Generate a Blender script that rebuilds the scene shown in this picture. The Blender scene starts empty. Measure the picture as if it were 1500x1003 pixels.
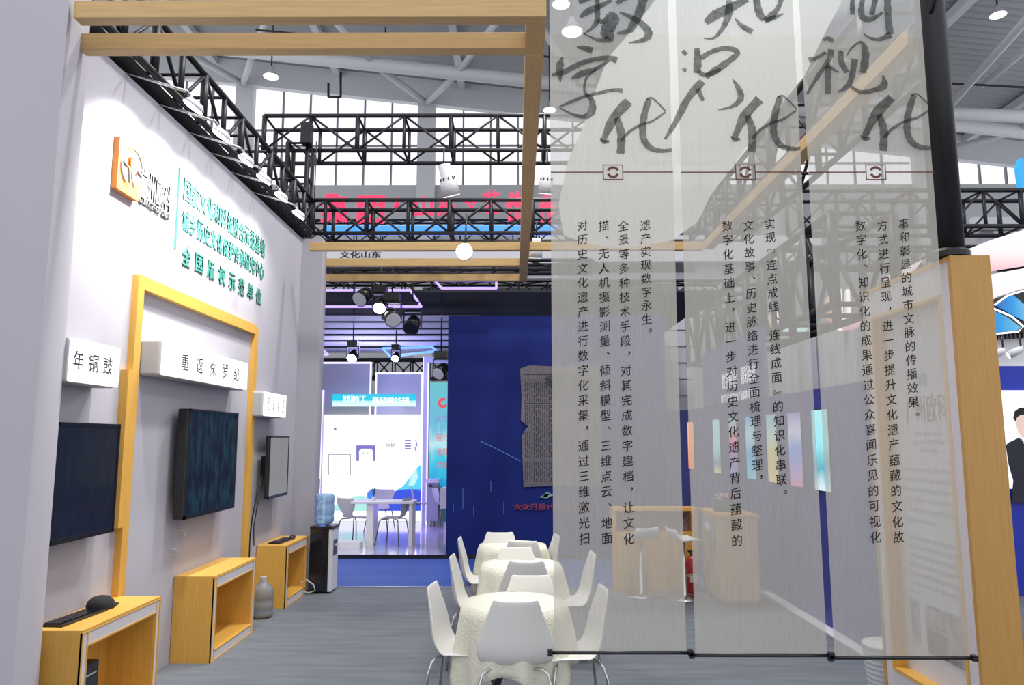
import bpy, math, random
from mathutils import Vector, Matrix, Euler
random.seed(7)
PI = math.pi; R = math.radians
SC = bpy.context.scene
COL = SC.collection

# ------------------------------------------------------------------ camera
F = 1083.0; PITCH = math.atan(141 / F); YAW = math.atan(5 / F); EYE = 1.85
cd = bpy.data.cameras.new('camera'); cam = bpy.data.objects.new('camera', cd); COL.objects.link(cam)
cam.location = (0, 0, EYE); cam.rotation_euler = (PI / 2 + PITCH, 0, YAW)
cd.sensor_width = 36.0; cd.lens = 36.0 * F / 1500; cd.clip_end = 300
SC.camera = cam

# ------------------------------------------------------------------ world, exposure
w = bpy.data.worlds.new('world'); SC.world = w; w.use_nodes = True
bg = w.node_tree.nodes['Background']; bg.inputs[0].default_value = (0.93, 0.94, 1.0, 1); bg.inputs[1].default_value = 1.22
SC.view_settings.view_transform = 'Standard'; SC.view_settings.look = 'None'
SC.view_settings.exposure = 0.0; SC.view_settings.gamma = 1.0
try: SC.view_settings.use_curve_mapping = False
except Exception: pass
SC.cycles.max_bounces = 8; SC.cycles.transparent_max_bounces = 24; SC.cycles.diffuse_bounces = 3
SC.cycles.sample_clamp_indirect = 6.0; SC.cycles.use_denoising = True; SC.cycles.caustics_reflective = False; SC.cycles.caustics_refractive = False

def light(name, kind, loc, aim, power, color=(1, 1, 1), size=0.3, size_y=None, parent=None, spot=70, blend=.6):
    d = bpy.data.lights.new(name, kind); d.energy = power; d.color = color
    if kind == 'AREA':
        d.size = size
        if size_y: d.shape = 'RECTANGLE'; d.size_y = size_y
    elif kind == 'SPOT': d.spot_size = R(spot); d.spot_blend = blend; d.shadow_soft_size = size
    else: d.shadow_soft_size = size
    o = bpy.data.objects.new(name, d); COL.objects.link(o)
    if parent is not None:
        o.parent = parent; loc = tuple(parent_inv(parent) @ Vector(loc)); aim = tuple(parent_inv(parent) @ Vector(aim))
    o.location = loc; o.rotation_euler = (Vector(aim) - Vector(loc)).to_track_quat('-Z', 'Y').to_euler()
    return o

# pixel of the photo -> a point on a plane of the place (real distances)
def ray(px, py):
    x = (px - 750) / F; y = -(py - 501.5) / F
    fy = math.cos(PITCH) - math.sin(PITCH) * y; fz = math.sin(PITCH) + math.cos(PITCH) * y
    c, s = math.cos(YAW), math.sin(YAW)
    return x * c - fy * s, x * s + fy * c, fz
def onY(px, py, Y): r = ray(px, py); t = Y / r[1]; return r[0] * t, EYE + r[2] * t
def onX(px, py, X): r = ray(px, py); t = X / r[0]; return r[1] * t, EYE + r[2] * t
def onZ(px, py, Z): r = ray(px, py); t = (Z - EYE) / r[2]; return r[0] * t, r[1] * t

# ------------------------------------------------------------------ materials
M = {}
def mat(name, col, rough=.5, metal=0., var=0., scale=6., stretch=(1, 1, 1), bump=0., emit=None, estr=1., alpha=None, spec=.5, coat=0):
    m = bpy.data.materials.new(name); m.use_nodes = True; nt = m.node_tree; b = nt.nodes['Principled BSDF']
    c = (*col, 1); b.inputs['Base Color'].default_value = c; b.inputs['Roughness'].default_value = rough
    b.inputs['Metallic'].default_value = metal; b.inputs['Specular IOR Level'].default_value = spec; b.inputs['Coat Weight'].default_value = coat
    if var or bump:
        tc = nt.nodes.new('ShaderNodeTexCoord'); mp = nt.nodes.new('ShaderNodeMapping'); mp.inputs['Scale'].default_value = stretch
        no = nt.nodes.new('ShaderNodeTexNoise'); no.inputs['Scale'].default_value = scale; no.inputs['Detail'].default_value = 5
        nt.links.new(tc.outputs['Object'], mp.inputs[0]); nt.links.new(mp.outputs[0], no.inputs['Vector'])
        if var:
            rp = nt.nodes.new('ShaderNodeValToRGB'); rp.color_ramp.elements[0].position = .3; rp.color_ramp.elements[1].position = .7
            rp.color_ramp.elements[0].color = (*[v * (1 - var) for v in col], 1); rp.color_ramp.elements[1].color = (*[min(1, v * (1 + var)) for v in col], 1)
            nt.links.new(no.outputs['Fac'], rp.inputs[0]); nt.links.new(rp.outputs[0], b.inputs['Base Color'])
        if bump:
            bp = nt.nodes.new('ShaderNodeBump'); bp.inputs['Strength'].default_value = bump; bp.inputs['Distance'].default_value = .01
            nt.links.new(no.outputs['Fac'], bp.inputs['Height']); nt.links.new(bp.outputs[0], b.inputs['Normal'])
    if emit: b.inputs['Emission Color'].default_value = (*emit, 1); b.inputs['Emission Strength'].default_value = estr
    M[name] = m; return m

def sheer(name, col, opac, var=.08, col2=None, zsplit=None, scale=260, stretch=(1, 1, .03)):
    """woven gauze: threads that scatter light, gaps that let it through"""
    m = bpy.data.materials.new(name); m.use_nodes = True; nt = m.node_tree; nt.nodes.clear()
    N = nt.nodes.new; L = nt.links.new
    out = N('ShaderNodeOutputMaterial'); mix = N('ShaderNodeMixShader'); tr = N('ShaderNodeBsdfTransparent')
    add = N('ShaderNodeMixShader'); di = N('ShaderNodeBsdfDiffuse'); tl = N('ShaderNodeBsdfTranslucent')
    add.inputs[0].default_value = .5
    di.inputs[0].default_value = (*col, 1); tl.inputs[0].default_value = (*col, 1)
    tc = N('ShaderNodeTexCoord')
    mp = N('ShaderNodeMapping'); mp.inputs['Scale'].default_value = stretch; no = N('ShaderNodeTexNoise'); no.inputs['Scale'].default_value = scale; no.inputs['Detail'].default_value = 3
    L(tc.outputs['Object'], mp.inputs[0]); L(mp.outputs[0], no.inputs['Vector'])
    mr = N('ShaderNodeMapRange'); mr.inputs[1].default_value = .3; mr.inputs[2].default_value = .7
    mr.inputs[3].default_value = opac - var; mr.inputs[4].default_value = min(1, opac + var)
    L(no.outputs['Fac'], mr.inputs[0])
    if col2:
        sp = N('ShaderNodeSeparateXYZ'); L(tc.outputs['Object'], sp.inputs[0])
        gt = N('ShaderNodeMath'); gt.operation = 'LESS_THAN'; gt.inputs[1].default_value = zsplit; L(sp.outputs[2], gt.inputs[0])
        mc = N('ShaderNodeMixRGB'); mc.inputs[1].default_value = (*col, 1); mc.inputs[2].default_value = (*col2, 1)
        L(gt.outputs[0], mc.inputs[0]); L(mc.outputs[0], di.inputs[0]); L(mc.outputs[0], tl.inputs[0])
    L(di.outputs[0], add.inputs[1]); L(tl.outputs[0], add.inputs[2])
    L(mr.outputs[0], mix.inputs[0]); L(tr.outputs[0], mix.inputs[1]); L(add.outputs[0], mix.inputs[2]); L(mix.outputs[0], out.inputs[0])
    M[name] = m; return m

def glow(name, col, s=1.): return mat(name, (.02, .02, .02), emit=col, estr=s)
def ramp_glow(name, stops, s=1., axis=2, noise=0.):
    m = mat(name, (.02, .02, .02), rough=.3); nt = m.node_tree; b = nt.nodes['Principled BSDF']; N = nt.nodes.new; L = nt.links.new
    tc = N('ShaderNodeTexCoord'); sp = N('ShaderNodeSeparateXYZ'); L(tc.outputs['Generated'], sp.inputs[0])
    rp = N('ShaderNodeValToRGB'); e = rp.color_ramp.elements
    while len(e) < len(stops): e.new(.5)
    for el, (p, c) in zip(e, stops): el.position = p; el.color = (*c, 1)
    src = sp.outputs[axis]
    if noise:
        no = N('ShaderNodeTexNoise'); no.inputs['Scale'].default_value = 5; L(tc.outputs['Generated'], no.inputs['Vector'])
        ma = N('ShaderNodeMath'); ma.operation = 'MULTIPLY_ADD'; ma.inputs[1].default_value = noise; L(no.outputs['Fac'], ma.inputs[0]); L(src, ma.inputs[2])
        sb = N('ShaderNodeMath'); sb.operation = 'SUBTRACT'; sb.inputs[1].default_value = noise / 2; L(ma.outputs[0], sb.inputs[0]); src = sb.outputs[0]
    L(src, rp.inputs[0]); L(rp.outputs[0], b.inputs['Emission Color']); b.inputs['Emission Strength'].default_value = s
    return m

mat('wall', (.46, .445, .495), .75, var=.02, scale=2, bump=.05)
mat('carpet', (.135, .150, .168), .95, var=.16, scale=3, stretch=(.5, 4, 1), bump=.3)
mat('beamwood_x', (.57, .375, .155), .5, var=.10, scale=5, stretch=(.6, 14, 14))
mat('beamwood_y', (.57, .375, .155), .5, var=.10, scale=5, stretch=(14, .6, 14))
mat('cabwood_x', (.72, .40, .075), .45, var=.08, scale=5, stretch=(1, 14, 14))
mat('cabwood_y', (.72, .40, .075), .45, var=.08, scale=5, stretch=(14, .8, 14))
mat('cabwood_z', (.70, .385, .072)
, .45, var=.08, scale=5, stretch=(14, 14, .8))
mat('panelwood_shaded', (.50, .27, .07), .45, var=.08, scale=5, stretch=(14, 14, .8))  # ochre cabinet wood darkened: shade on the end boards is put into the colour
mat('edgewhite', (.66, .62, .63), .5)
mat('black_metal', (.018, .018, .022), .45, .3, var=.2, scale=8)
mat('black_cloth', (.015, .015, .018), .9)
mat('pole_black', (.012, .012, .014), .4, .2, var=.3, scale=10, stretch=(6, 6, .3), bump=.05)
mat('chrome', (.62, .62, .64), .22, 1.)
mat('dark_chrome', (.16, .16, .17), .3, .9)
mat('chair_white', (.80, .79, .755), .38, spec=.5)
mat('cloth_cream', (.78, .765, .63), .9, var=.05, scale=60, bump=.9)
mat('screen_black', (.010, .012, .018), .12, spec=.6)
mat('bezel', (.012, .012, .014), .3)
mat('grey_box', (.42, .42, .43), .5)
mat('sign_face', (.8, .8, .8), .4, emit=(1, 1, 1), estr=.95)
mat('ink', (.03, .03, .035), .6)
mat('letter_green', (.05, .24, .20), .5)
mat('letter_grey', (.13, .13, .13), .5)
mat('logo_orange', (.80, .30, .06), .45, var=.15, scale=2)
mat('logo_dark', (.22, .20, .20), .5)
mat('roof', (.36, .37, .385), .7)
mat('tube_white', (.62, .63, .65), .5)
mat('hall_wall', (.50, .51, .53), .8)
mat('mullion', (.22, .23, .25), .6)
mat('blue_wall', (.010, .022, .16), .7, var=.12, scale=1.2, spec=.2)
mat('blue_step', (.025, .075, .32), .6, var=.04, scale=3)
mat('blue_right', (.045, .055, .28), .55, var=.05, scale=1)
mat('board_light', (.46, .46, .50), .6)
mat('gloss_floor', (.52, .50, .60), .10, var=.06, scale=4, coat=.3)
mat('lilac', (.62, .60, .76), .5)
mat('grey_panel', (.40, .40, .44), .6)
mat('dark_void', (.03, .033, .04), .9)
mat('white_paint', (.74, .74, .76), .45)
mat('plaster_white', (.80, .80, .80), .5)
mat('red_ext', (.40, .02, .02), .35)
mat('leaf', (.07, .14, .05), .6)
mat('flower', (.75, .35, .35), .6)
glow('skin_print', (.92, .66, .58), .9)
mat('suit_print', (.015, .016, .03), .6)
mat('hair_print', (.01, .01, .01), .6)
mat('cyan_blue', (.03, .30, .62), .5, emit=(.03, .35, .8), estr=.5)
mat('newsprint', (.17, .155, .165), .8, var=.25, scale=30)
mat('news_ink', (.045, .04, .05), .8)
mat('news_red', (.40, .04, .06), .6)
mat('lanyard', (.32, .33, .36), .6)
mat('cable_black', (.01, .01, .01), .5)
mat('cable_white', (.7, .7, .7), .5)
mat('photo_grey', (.34, .33, .34), .6, var=.45, scale=14)
mat('photo_dark', (.20, .14, .15), .6, var=.5, scale=14)
mat('poster_white', (.62, .62, .65), .5)
mat('text_pale', (.36, .37, .40), .7)
mat('bin_white', (.72, .74, .76), .4)
glow('lens', (1, .98, .95), 14.); glow('lens_soft', (1, .97, .93), 3.); glow('lens_dim', (1, .98, .98), 1.4)
glow('neon_violet', (.35, .25, 1.), 2.2); glow('neon_blue', (.10, .25, 1.), 2.5); glow('neon_cyan', (.06, .38, 1.), 1.1)
glow('led_red', (1., .03, .14), 1.1); glow('led_lilac', (.70, .65, 1.), 1.5); glow('white_led', (1, .97, .93), 1.6)
glow('lightbox_white', (.97, .98, 1.), 1.15); glow('wave_blue', (.06, .22, .85), 1.); glow('wave_deep', (.03, .08, .75), 1.)
glow('wave_cyan', (.10, .66, .90), 1.); glow('wave_mint', (.45, .85, .80), 1.); glow('print_violet', (.22, .20, .62), .9); glow('print_grey', (.35, .37, .42), .8)
glow('print_pale', (.72, .78, .82), 1.); glow('print_cyan', (.55, .92, .97), 1.)
glow('tv_glow', (.005, .035, .05), .8); glow('tv_grey', (.32, .32, .33), .7); glow('tv_dim', (.012, .03, .06), .6)
glow('text_white', (.95, .95, 1.), 1.2); glow('print_red', (.85, .10, .12), .9)
ramp_glow('banner_cyan', [(0, (.75, 1, 1)), (.35, (.55, .95, .95)), (.55, (0, .55, .75)), (1, (0, .55, .75))], 1.1)
ramp_glow('poster_cyan', [(0, (.0, .35, .75)), (.25, (.05, .65, .85)), (.4, (.55, .9, .95)), (.6, (.15, .55, .75)), (1, (.15, .60, .65))], .9, noise=.3)
ramp_glow('pink_white', [(0, (.90, .42, .50)), (.4, (1, .85, .86)), (1, (1, .97, .96))], 1.05)
ramp_glow('blue_oval', [(0, (.0, .12, .55)), (.6, (.0, .35, .85)), (1, (.15, .55, .85))], .9, axis=0, noise=.3)
ramp_glow('orange_fin', [(0, (.80, .30, .15)), (.5, (.85, .65, .35)), (1, (.70, .62, .48))], .9)
m = mat('bottle_blue', (.45, .70, .95), .08); b = m.node_tree.nodes['Principled BSDF']; b.inputs['Transmission Weight'].default_value = .55; b.inputs['IOR'].default_value = 1.2
m = mat('bottle_grey', (.45, .48, .52), .12); b = m.node_tree.nodes['Principled BSDF']; b.inputs['Transmission Weight'].default_value = .6; b.inputs['IOR'].default_value = 1.2
# window glass
m = bpy.data.materials.new('glass'); m.use_nodes = True; nt = m.node_tree; nt.nodes.clear()
o_ = nt.nodes.new('ShaderNodeOutputMaterial'); mx = nt.nodes.new('ShaderNodeMixShader'); t_ = nt.nodes.new('ShaderNodeBsdfTransparent'); g_ = nt.nodes.new('ShaderNodeBsdfGlossy')
mx.inputs[0].default_value = .015; g_.inputs['Roughness'].default_value = .05
nt.links.new(t_.outputs[0], mx.inputs[1]); nt.links.new(g_.outputs[0], mx.inputs[2]); nt.links.new(mx.outputs[0], o_.inputs[0]); M['glass'] = m
sheer('banner_gauze', (.62, .63, .615), .62, .04, (.60, .585, .53), 3.285)
sheer('brush_ink', (.055, .065, .06), .72, .10, scale=30, stretch=(1, 1, 1))
sheer('small_ink', (.03, .028, .028), .86, .04)
sheer('sail_gauze', (.84, .86, .80), .93, .02)
sheer('seal_ink', (.22, .09, .07), .8, .04)

# ------------------------------------------------------------------ helpers
def parent_inv(p):
    m = Matrix.Identity(4)
    while p is not None:
        m = p.matrix_basis @ m; p = p.parent
    return m.inverted()

def thing(name, label, cat, loc=(0, 0, 0), rotz=0, group=None, kind=None):
    o = bpy.data.objects.new(name, None); COL.objects.link(o); o.empty_display_size = .1
    o.location = loc; o.rotation_euler = (0, 0, rotz)
    return tag(o, label, cat, group, kind)
def tag(o, label=None, cat=None, group=None, kind=None):
    if label: o['label'] = label
    if cat: o['category'] = cat
    if group: o['group'] = group
    if kind: o['kind'] = kind
    return o

class MB:
    def __init__(s): s.v = []; s.f = []
    def add(s, vs, fs):
        n = len(s.v); s.v += [tuple(v) for v in vs]; s.f += [tuple(i + n for i in f) for f in fs]; return s
    def box(s, x0, x1, y0, y1, z0, z1):
        return s.add([(x0, y0, z0), (x1, y0, z0), (x1, y1, z0), (x0, y1, z0), (x0, y0, z1), (x1, y0, z1), (x1, y1, z1), (x0, y1, z1)],
                     [(0, 3, 2, 1), (4, 5, 6, 7), (0, 1, 5, 4), (1, 2, 6, 5), (2, 3, 7, 6), (3, 0, 4, 7)])
    def prism(s, pts, axis, a, b):
        def p(u, v, t): return {'y': (u, t, v), 'x': (t, u, v), 'z': (u, v, t)}[axis]
        n = len(pts)
        return s.add([p(u, v, a) for u, v in pts] + [p(u, v, b) for u, v in pts],
                     [tuple(range(n)), tuple(range(2 * n - 1, n - 1, -1))] + [(i, i + n, (i + 1) % n + n, (i + 1) % n) for i in range(n)])
    def tube(s, path, r, seg=8, caps=True):
        path = [Vector(p) for p in path]; rings = []; up = None
        for i, p in enumerate(path):
            d = (path[min(i + 1, len(path) - 1)] - path[max(i - 1, 0)]).normalized()
            if up is None: up = Vector((0, 0, 1)) if abs(d.z) < .9 else Vector((1, 0, 0))
            a = d.cross(up).normalized(); b = d.cross(a).normalized(); up = b.cross(d) * -1 if False else up
            rr = r[i] if isinstance(r, (list, tuple)) else r
            rings.append([p + (a * math.cos(2 * PI * k / seg) + b * math.sin(2 * PI * k / seg)) * rr for k in range(seg)])
        vs = [v for g in rings for v in g]; fs = []
        for i in range(len(rings) - 1):
            for k in range(seg):
                fs.append((i * seg + k, i * seg + (k + 1) % seg, (i + 1) * seg + (k + 1) % seg, (i + 1) * seg + k))
        if caps: fs += [tuple(range(seg))[::-1], tuple((len(rings) - 1) * seg + k for k in range(seg))]
        return s.add(vs, fs)
    def lathe(s, prof, c=(0, 0, 0), seg=24, axis='z'):
        vs = []; fs = []
        for r, h in prof:
            for k in range(seg):
                a = 2 * PI * k / seg; x, y = r * math.cos(a), r * math.sin(a)
                vs.append((c[0] + x, c[1] + y, c[2] + h) if axis == 'z' else (c[0] + h, c[1] + x, c[2] + y) if axis == 'x' else (c[0] + x, c[1] + h, c[2] + y))
        for i in range(len(prof) - 1):
            for k in range(seg): fs.append((i * seg + k, i * seg + (k + 1) % seg, (i + 1) * seg + (k + 1) % seg, (i + 1) * seg + k))
        fs += [tuple(range(seg))[::-1], tuple((len(prof) - 1) * seg + k for k in range(seg))]
        return s.add(vs, fs)
    def xform(s, m): s.v = [tuple(m @ Vector(v)) for v in s.v]; return s
    def build(s, name, m, parent=None, smooth=False, bevel=0):
        vs = s.v
        if parent is not None: inv = parent_inv(parent); vs = [tuple(inv @ Vector(v)) for v in vs]
        me = bpy.data.meshes.new(name); me.from_pydata(vs, [], s.f); me.update()
        if smooth: me.shade_smooth()
        me.materials.append(M[m]); o = bpy.data.objects.new(name, me); COL.objects.link(o); o.parent = parent
        if bevel:
            b = o.modifiers.new('b', 'BEVEL'); b.width = bevel; b.segments = 2; b.limit_method = 'ANGLE'
        return o
def box(name, m, parent, *a, bevel=0): return MB().box(*a).build(name, m, parent, bevel=bevel)
def place(name, me, parent, loc, rot=(0, 0, 0)):
    o = bpy.data.objects.new(name, me); COL.objects.link(o); o.parent = parent
    o.matrix_basis = (parent_inv(parent) if parent is not None else Matrix.Identity(4)) @ (Matrix.Translation(loc) @ Euler(rot).to_matrix().to_4x4())
    return o
def struct(name, mb, m, label=None): o = mb.build(name, m); o['kind'] = 'structure'; tag(o, label); return o
def dup(root, loc, rotz=None, label=None, group=None):
    def cp(o, par):
        c = o.copy(); COL.objects.link(c); c.parent = par
        for ch in list(o.children): cp(ch, c)
        return c
    c = cp(root, None); c.location = loc
    if rotz is not None: c.rotation_euler = (0, 0, rotz)
    if label: c['label'] = label
    if group: c['group'] = group
    return c

bars = {}
def bar(name, p0, p1, r, m, parent, seg=6):
    """one straight round member; alike members share their mesh"""
    p0, p1 = Vector(p0), Vector(p1); L = round((p1 - p0).length, 2); k = (L, r, m, seg)
    if k not in bars:
        mb = MB().tube([(0, 0, 0), (0, 0, L)], r, seg); me = bpy.data.meshes.new(name); me.from_pydata(mb.v, [], mb.f); me.update(); me.shade_smooth(); me.materials.append(M[m]); bars[k] = me
    o = bpy.data.objects.new(name, bars[k]); COL.objects.link(o); o.parent = parent
    q = (p1 - p0).to_track_quat('Z', 'Y').to_matrix().to_4x4()
    o.matrix_basis = (parent_inv(parent) if parent is not None else Matrix.Identity(4)) @ Matrix.Translation(p0) @ q
    return o

def text_mesh(s, fit, extrude=0., bold=0., shear=0., line=1., m='ink', keep=False):
    c = bpy.data.curves.new('lettering', 'FONT'); c.body = s; c.align_x = 'CENTER'; c.extrude = extrude; c.space_line = line; c.resolution_u = 3
    o = bpy.data.objects.new('tmp', c); COL.objects.link(o)
    me = bpy.data.meshes.new_from_object(o.evaluated_get(bpy.context.evaluated_depsgraph_get()))
    bpy.data.objects.remove(o); bpy.data.curves.remove(c)
    xs = [v.co.x for v in me.vertices]; ys = [v.co.y for v in me.vertices]
    cx, cy = (min(xs) + max(xs)) / 2, (min(ys) + max(ys)) / 2; sx = fit[0] / (max(xs) - min(xs)) if fit[0] else None; sy = fit[1] / (max(ys) - min(ys)) if fit[1] else sx
    sx = sx or sy
    for v in me.vertices: v.co.x = (v.co.x - cx) * sx; v.co.y = (v.co.y - cy) * sy + v.co.x * shear; v.co.z *= 1 if extrude else 0
    if bold:
        q = MB(); vs0 = [v.co.copy() for v in me.vertices]; fs0 = [tuple(p.vertices) for p in me.polygons]; d = bold * (sy or sx)
        for k, (a, b) in enumerate(((0, 0), (d, d * .4), (-d, d * .4), (d, -d * .4), (-d, -d * .4))): q.add([(v.x + a, v.y + b, v.z + k * .00015) for v in vs0], fs0)
        me = bpy.data.meshes.new('lettering'); me.from_pydata(q.v, [], q.f); me.update()
    me.materials.clear(); me.materials.append(M[m]); me.name = 'lettering'
    return me
ROT = {'front': (PI / 2, 0, 0), 'right': (PI / 2, 0, PI / 2), 'left': (PI / 2, 0, -PI / 2)}
def text(s, fit, loc, face, parent, m='ink', name='lettering', **k): return place(name, text_mesh(s, fit, m=m, **k), parent, loc, ROT[face])

def truss(name, label, p0, p1, w, h, pitch, rc=.03, rb=.017, m='black_metal', kind='thing', group=None, far=False, flip=0):
    """box truss running along X, Y or Z from p0 to p1; w across, h up"""
    p0, p1 = Vector(p0), Vector(p1); d = (p1 - p0); L = d.length; d.normalize()
    if abs(d.z) > .5: a, b = Vector((1, 0, 0)) * w, Vector((0, 1, 0)) * h
    else: a = (Vector((0, 1, 0)) if abs(d.x) > .5 else Vector((1, 0, 0))) * w; b = Vector((0, 0, 1)) * h
    root = thing(name, label, 'truss', tuple(p0), group=group)
    c = [Vector((0, 0, 0)), a, a + b, b]
    mb = MB(); n = max(1, round(L / pitch)); st = L / n
    for q in c:
        if far: mb.tube([p0 + q, p1 + q], rc, 4)
        else: bar('chord', p0 + q, p1 + q, rc, m, root, 8)
    for i in range(n + 1):
        for k in range(4):
            u, v = p0 + c[k] + d * st * i, p0 + c[(k + 1) % 4] + d * st * i; side = k % 2 == 1  # upright faces
            if far: mb.tube([u, v], rb, 4)
            elif side: bar('upright', u, v, rb * 2.0 if i % 2 == 0 else rb * 1.5, m, root)
            else: bar('brace', u, v, rb, m, root)
            if i < n and (side or far or (i % 2 == 0)):
                if (i + flip) % 2: v2 = v + d * st; u2 = u
                else: v2 = v; u2 = u + d * st
                if far: mb.tube([u2, v2], rb, 4)
                elif side: bar('brace', u2, v2, rb, m, root)
    if far: o = mb.build('lattice', m, root); o['kind'] = 'stuff'
    return root

# ================================================================== SETTING: hall shell
struct('floor', MB().box(-20, 26, -4, 40, -.05, 0), 'carpet', 'dark grey-blue carpet laid over the hall floor')
HW = 40.0
def hz(px): # top of the glazing along the hall's end wall, follows the roof
    return 20.35 - .112 * (onY(px, 300, HW)[0] + 4.5)
wallb = 15.97
struct('wall_back', MB().box(-30, 40, HW, HW + .4, 0, wallb).prism([(-30, 23.4), (40, 15.6 + 1.0), (40, 26), (-30, 30)], 'y', HW, HW + .4), 'hall_wall', 'pale grey end wall of the exhibition hall below the windows')
# roof: corrugated deck, follows a gentle slope to the right
def roofz(x): return 21.9 - .112 * (x + 4.5)
mb = MB(); n = 90
pts = []
for i in range(n + 1):
    y = 20 + i * (HW - 20) / n; pts.append((y, .06 if i % 2 else 0))
vs = []; fs = []
for y, dz in pts: vs += [(-30, y, roofz(-30) + dz), (40, y, roofz(40) + dz)]
for i in range(n): fs.append((2 * i, 2 * i + 1, 2 * i + 3, 2 * i + 2))
mb.add(vs, fs); struct('ceiling', mb, 'roof', 'grey corrugated metal roof deck of the hall')
# eave beam
mb = MB(); mb.prism([(-30, roofz(-30) - 1.45), (40, roofz(40) - 1.45), (40, roofz(40) - .0), (-30, roofz(-30) - .0)], 'y', HW - .6, HW - .2)
struct('trim_1', mb, 'tube_white', 'pale grey sloping eave beam above the hall windows')
# purlins, each a member
for k, x in enumerate([-24, -17, -10, -3, 4, 11, 18, 25]):
    o = MB().box(x - .18, x + .18, 20, HW - .6, roofz(x) - .45, roofz(x) - .05).build('trim_%d' % (k + 2), 'tube_white'); o['kind'] = 'structure'
# windows of the end wall
wi = thing('window_1', 'long band of overexposed white panes high in the hall end wall', None, (0, HW, wallb), kind='structure')
colpx = [360, 626, 892, 1118, 1343, 1560, 96, -170]
xs_m = []; x = -28.0
cols = sorted(onY(p, 200, HW)[0] for p in colpx)
step = 1.6
pane_cache = {}
def pane(x0, x1, z0, z1):
    k = (round(x1 - x0, 1), round(z1 - z0, 1))
    if k not in pane_cache:
        me = bpy.data.meshes.new('pane'); q = MB().box(0, k[0], 0, .02, 0, k[1]); me.from_pydata(q.v, [], q.f); me.update(); me.materials.append(M['glass']); pane_cache[k] = me
    place('pane', pane_cache[k], wi, (x0, HW + .15, z0))
edges = [-30] + cols + [40]
rows = [wallb, 17.25, 18.32, 19.25]
for a, b in zip(edges, edges[1:]):
    a += .48; b -= .48; n = max(1, round((b - a) / step))
    for i in range(n):
        x0, x1 = a + (b - a) * i / n, a + (b - a) * (i + 1) / n
        top = roofz((x0 + x1) / 2) - 1.4
        if i: MB().box(x0 - .045, x0 + .045, HW + .05, HW + .2, wallb, top + .2).build('mullion', 'mullion', wi)
        if -22 < x0 < 30:
            zs = [z for z in rows if z < top - .4] + [top]
            for z0, z1 in zip(zs, zs[1:]): pane(x0, x1, z0, z1)
    for z in rows[1:]: 
        if z < roofz((a + b) / 2) - 1.6: MB().box(a, b, HW + .05, HW + .2, z - .04, z + .04).build('transom', 'mullion', wi)
for c in cols: MB().box(c - .5, c + .5, HW - .5, HW - .05, wallb - 14, roofz(c) - 1.2).build('pillar', 'tube_white', wi)

# roof trusswork: white tubes
rt = thing('roof_truss', 'white tubular roof truss with V struts spanning under the hall roof', 'roof truss', (0, 34, 20))
bar('chord', (-28, 35, roofz(-28) - 1.7), (28, 35, roofz(28) - 1.7), .33, 'tube_white', rt, 12)
for c in cols:
    for s in (-1, 1):
        bar('strut', (c, HW - .8, roofz(c) - 1.5), (c + s * 2.1, 35, roofz(c + s * 2.1) - 1.7), .17, 'tube_white', rt, 8)
        bar('strut', (c + s * 2.1, 35, roofz(c + s * 2.1) - 1.7), (c + s * 4.4, 31.5, roofz(c + s * 4.4) - .4), .17, 'tube_white', rt, 8)
rt2 = thing('roof_truss', 'heavier white roof tube nearer the camera at the upper right of the roof', 'roof truss', (0, 26, 16))
bar('chord', (4.5, 30, 17.4), (16.6, 17.5, 15.2), .30, 'tube_white', rt2, 12)
bar('chord', (13.5, 31, 16.2), (30, 31, 15.6), .28, 'tube_white', rt2, 12)
for a, b in (((12.5, 22, 16.0), (20, 33, roofz(20) - .4)), ((16, 19, 15.4), (18.5, 30, 15.9)), ((18, 22, 15.6), (22, 33, roofz(22) - .6)), ((14, 31, 16.2), (20, 34, roofz(20) - .5)), ((10, 25, 16.5), (8, 34, roofz(8) - .6))):
    bar('strut', a, b, .15, 'tube_white', rt2, 8)
# thin black pipes under the deck
pp = thing('sprinkler_pipe', 'thin black sprinkler pipe with droppers under the corrugated roof', 'pipe', (-2, 33, 19))
bar('pipe', (-12, 32, 20.6), (10, 32, 18.4), .05, 'black_metal', pp); bar('pipe', (14, 30, 17.2), (30, 30, 16.2), .05, 'black_metal', pp)
for x in (-6, -1, 4, 8): bar('dropper', (x, 32, 20.6 - .1 * (x + 12)), (x, 32, 21.3 - .1 * (x + 12)), .03, 'black_metal', pp)
hp = thing('pipe_loop', 'small black bent pipe hanging from the roof, left of centre', 'pipe', (-8, 34, 18.6))
for a, b in (((499, 106), (499, 142)), ((499, 142), (481, 142)), ((481, 142), (481, 122))):
    (xa, za), (xb, zb) = onY(*a, 34), onY(*b, 34); bar('pipe', (xa, 34, za), (xb, 34, zb), .06, 'black_metal', hp)

# high-bay lamps
def highbay(px, py, Y, r, label):
    x, z = onY(px, py, Y); t = thing('high_bay_lamp', label, 'ceiling lamp', (x, Y, z), group='high bay lamps under the hall roof')
    MB().lathe([(r * .25, r * 1.3), (r * .35, r * .9), (r * .9, r * .1), (r, 0)], (x, Y, z), 24).build('shade', 'grey_box', t, smooth=True)
    MB().lathe([(r * .93, -.02), (r * .93, 0)], (x, Y, z), 24).build('lens', 'lens_soft', t)
    bar('cord', (x, Y, z + r * 1.3), (x, Y, z + 6), .03, 'black_metal', t)
highbay(397, 112, 30, .34, 'round high bay lamp hanging under the roof at the upper left')
highbay(805, 161, 34, .33, 'round high bay lamp beside the left edge of the hanging banners')
highbay(838, 46, 18, .29, 'large high bay lamp with deep shade seen through the top of the left banner')
highbay(822, 6, 22, .30, 'high bay lamp at the very top edge, left of the deep-shaded one')
highbay(935, 240, 34, .22, 'small high bay lamp seen through the left banner above its seal')
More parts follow.
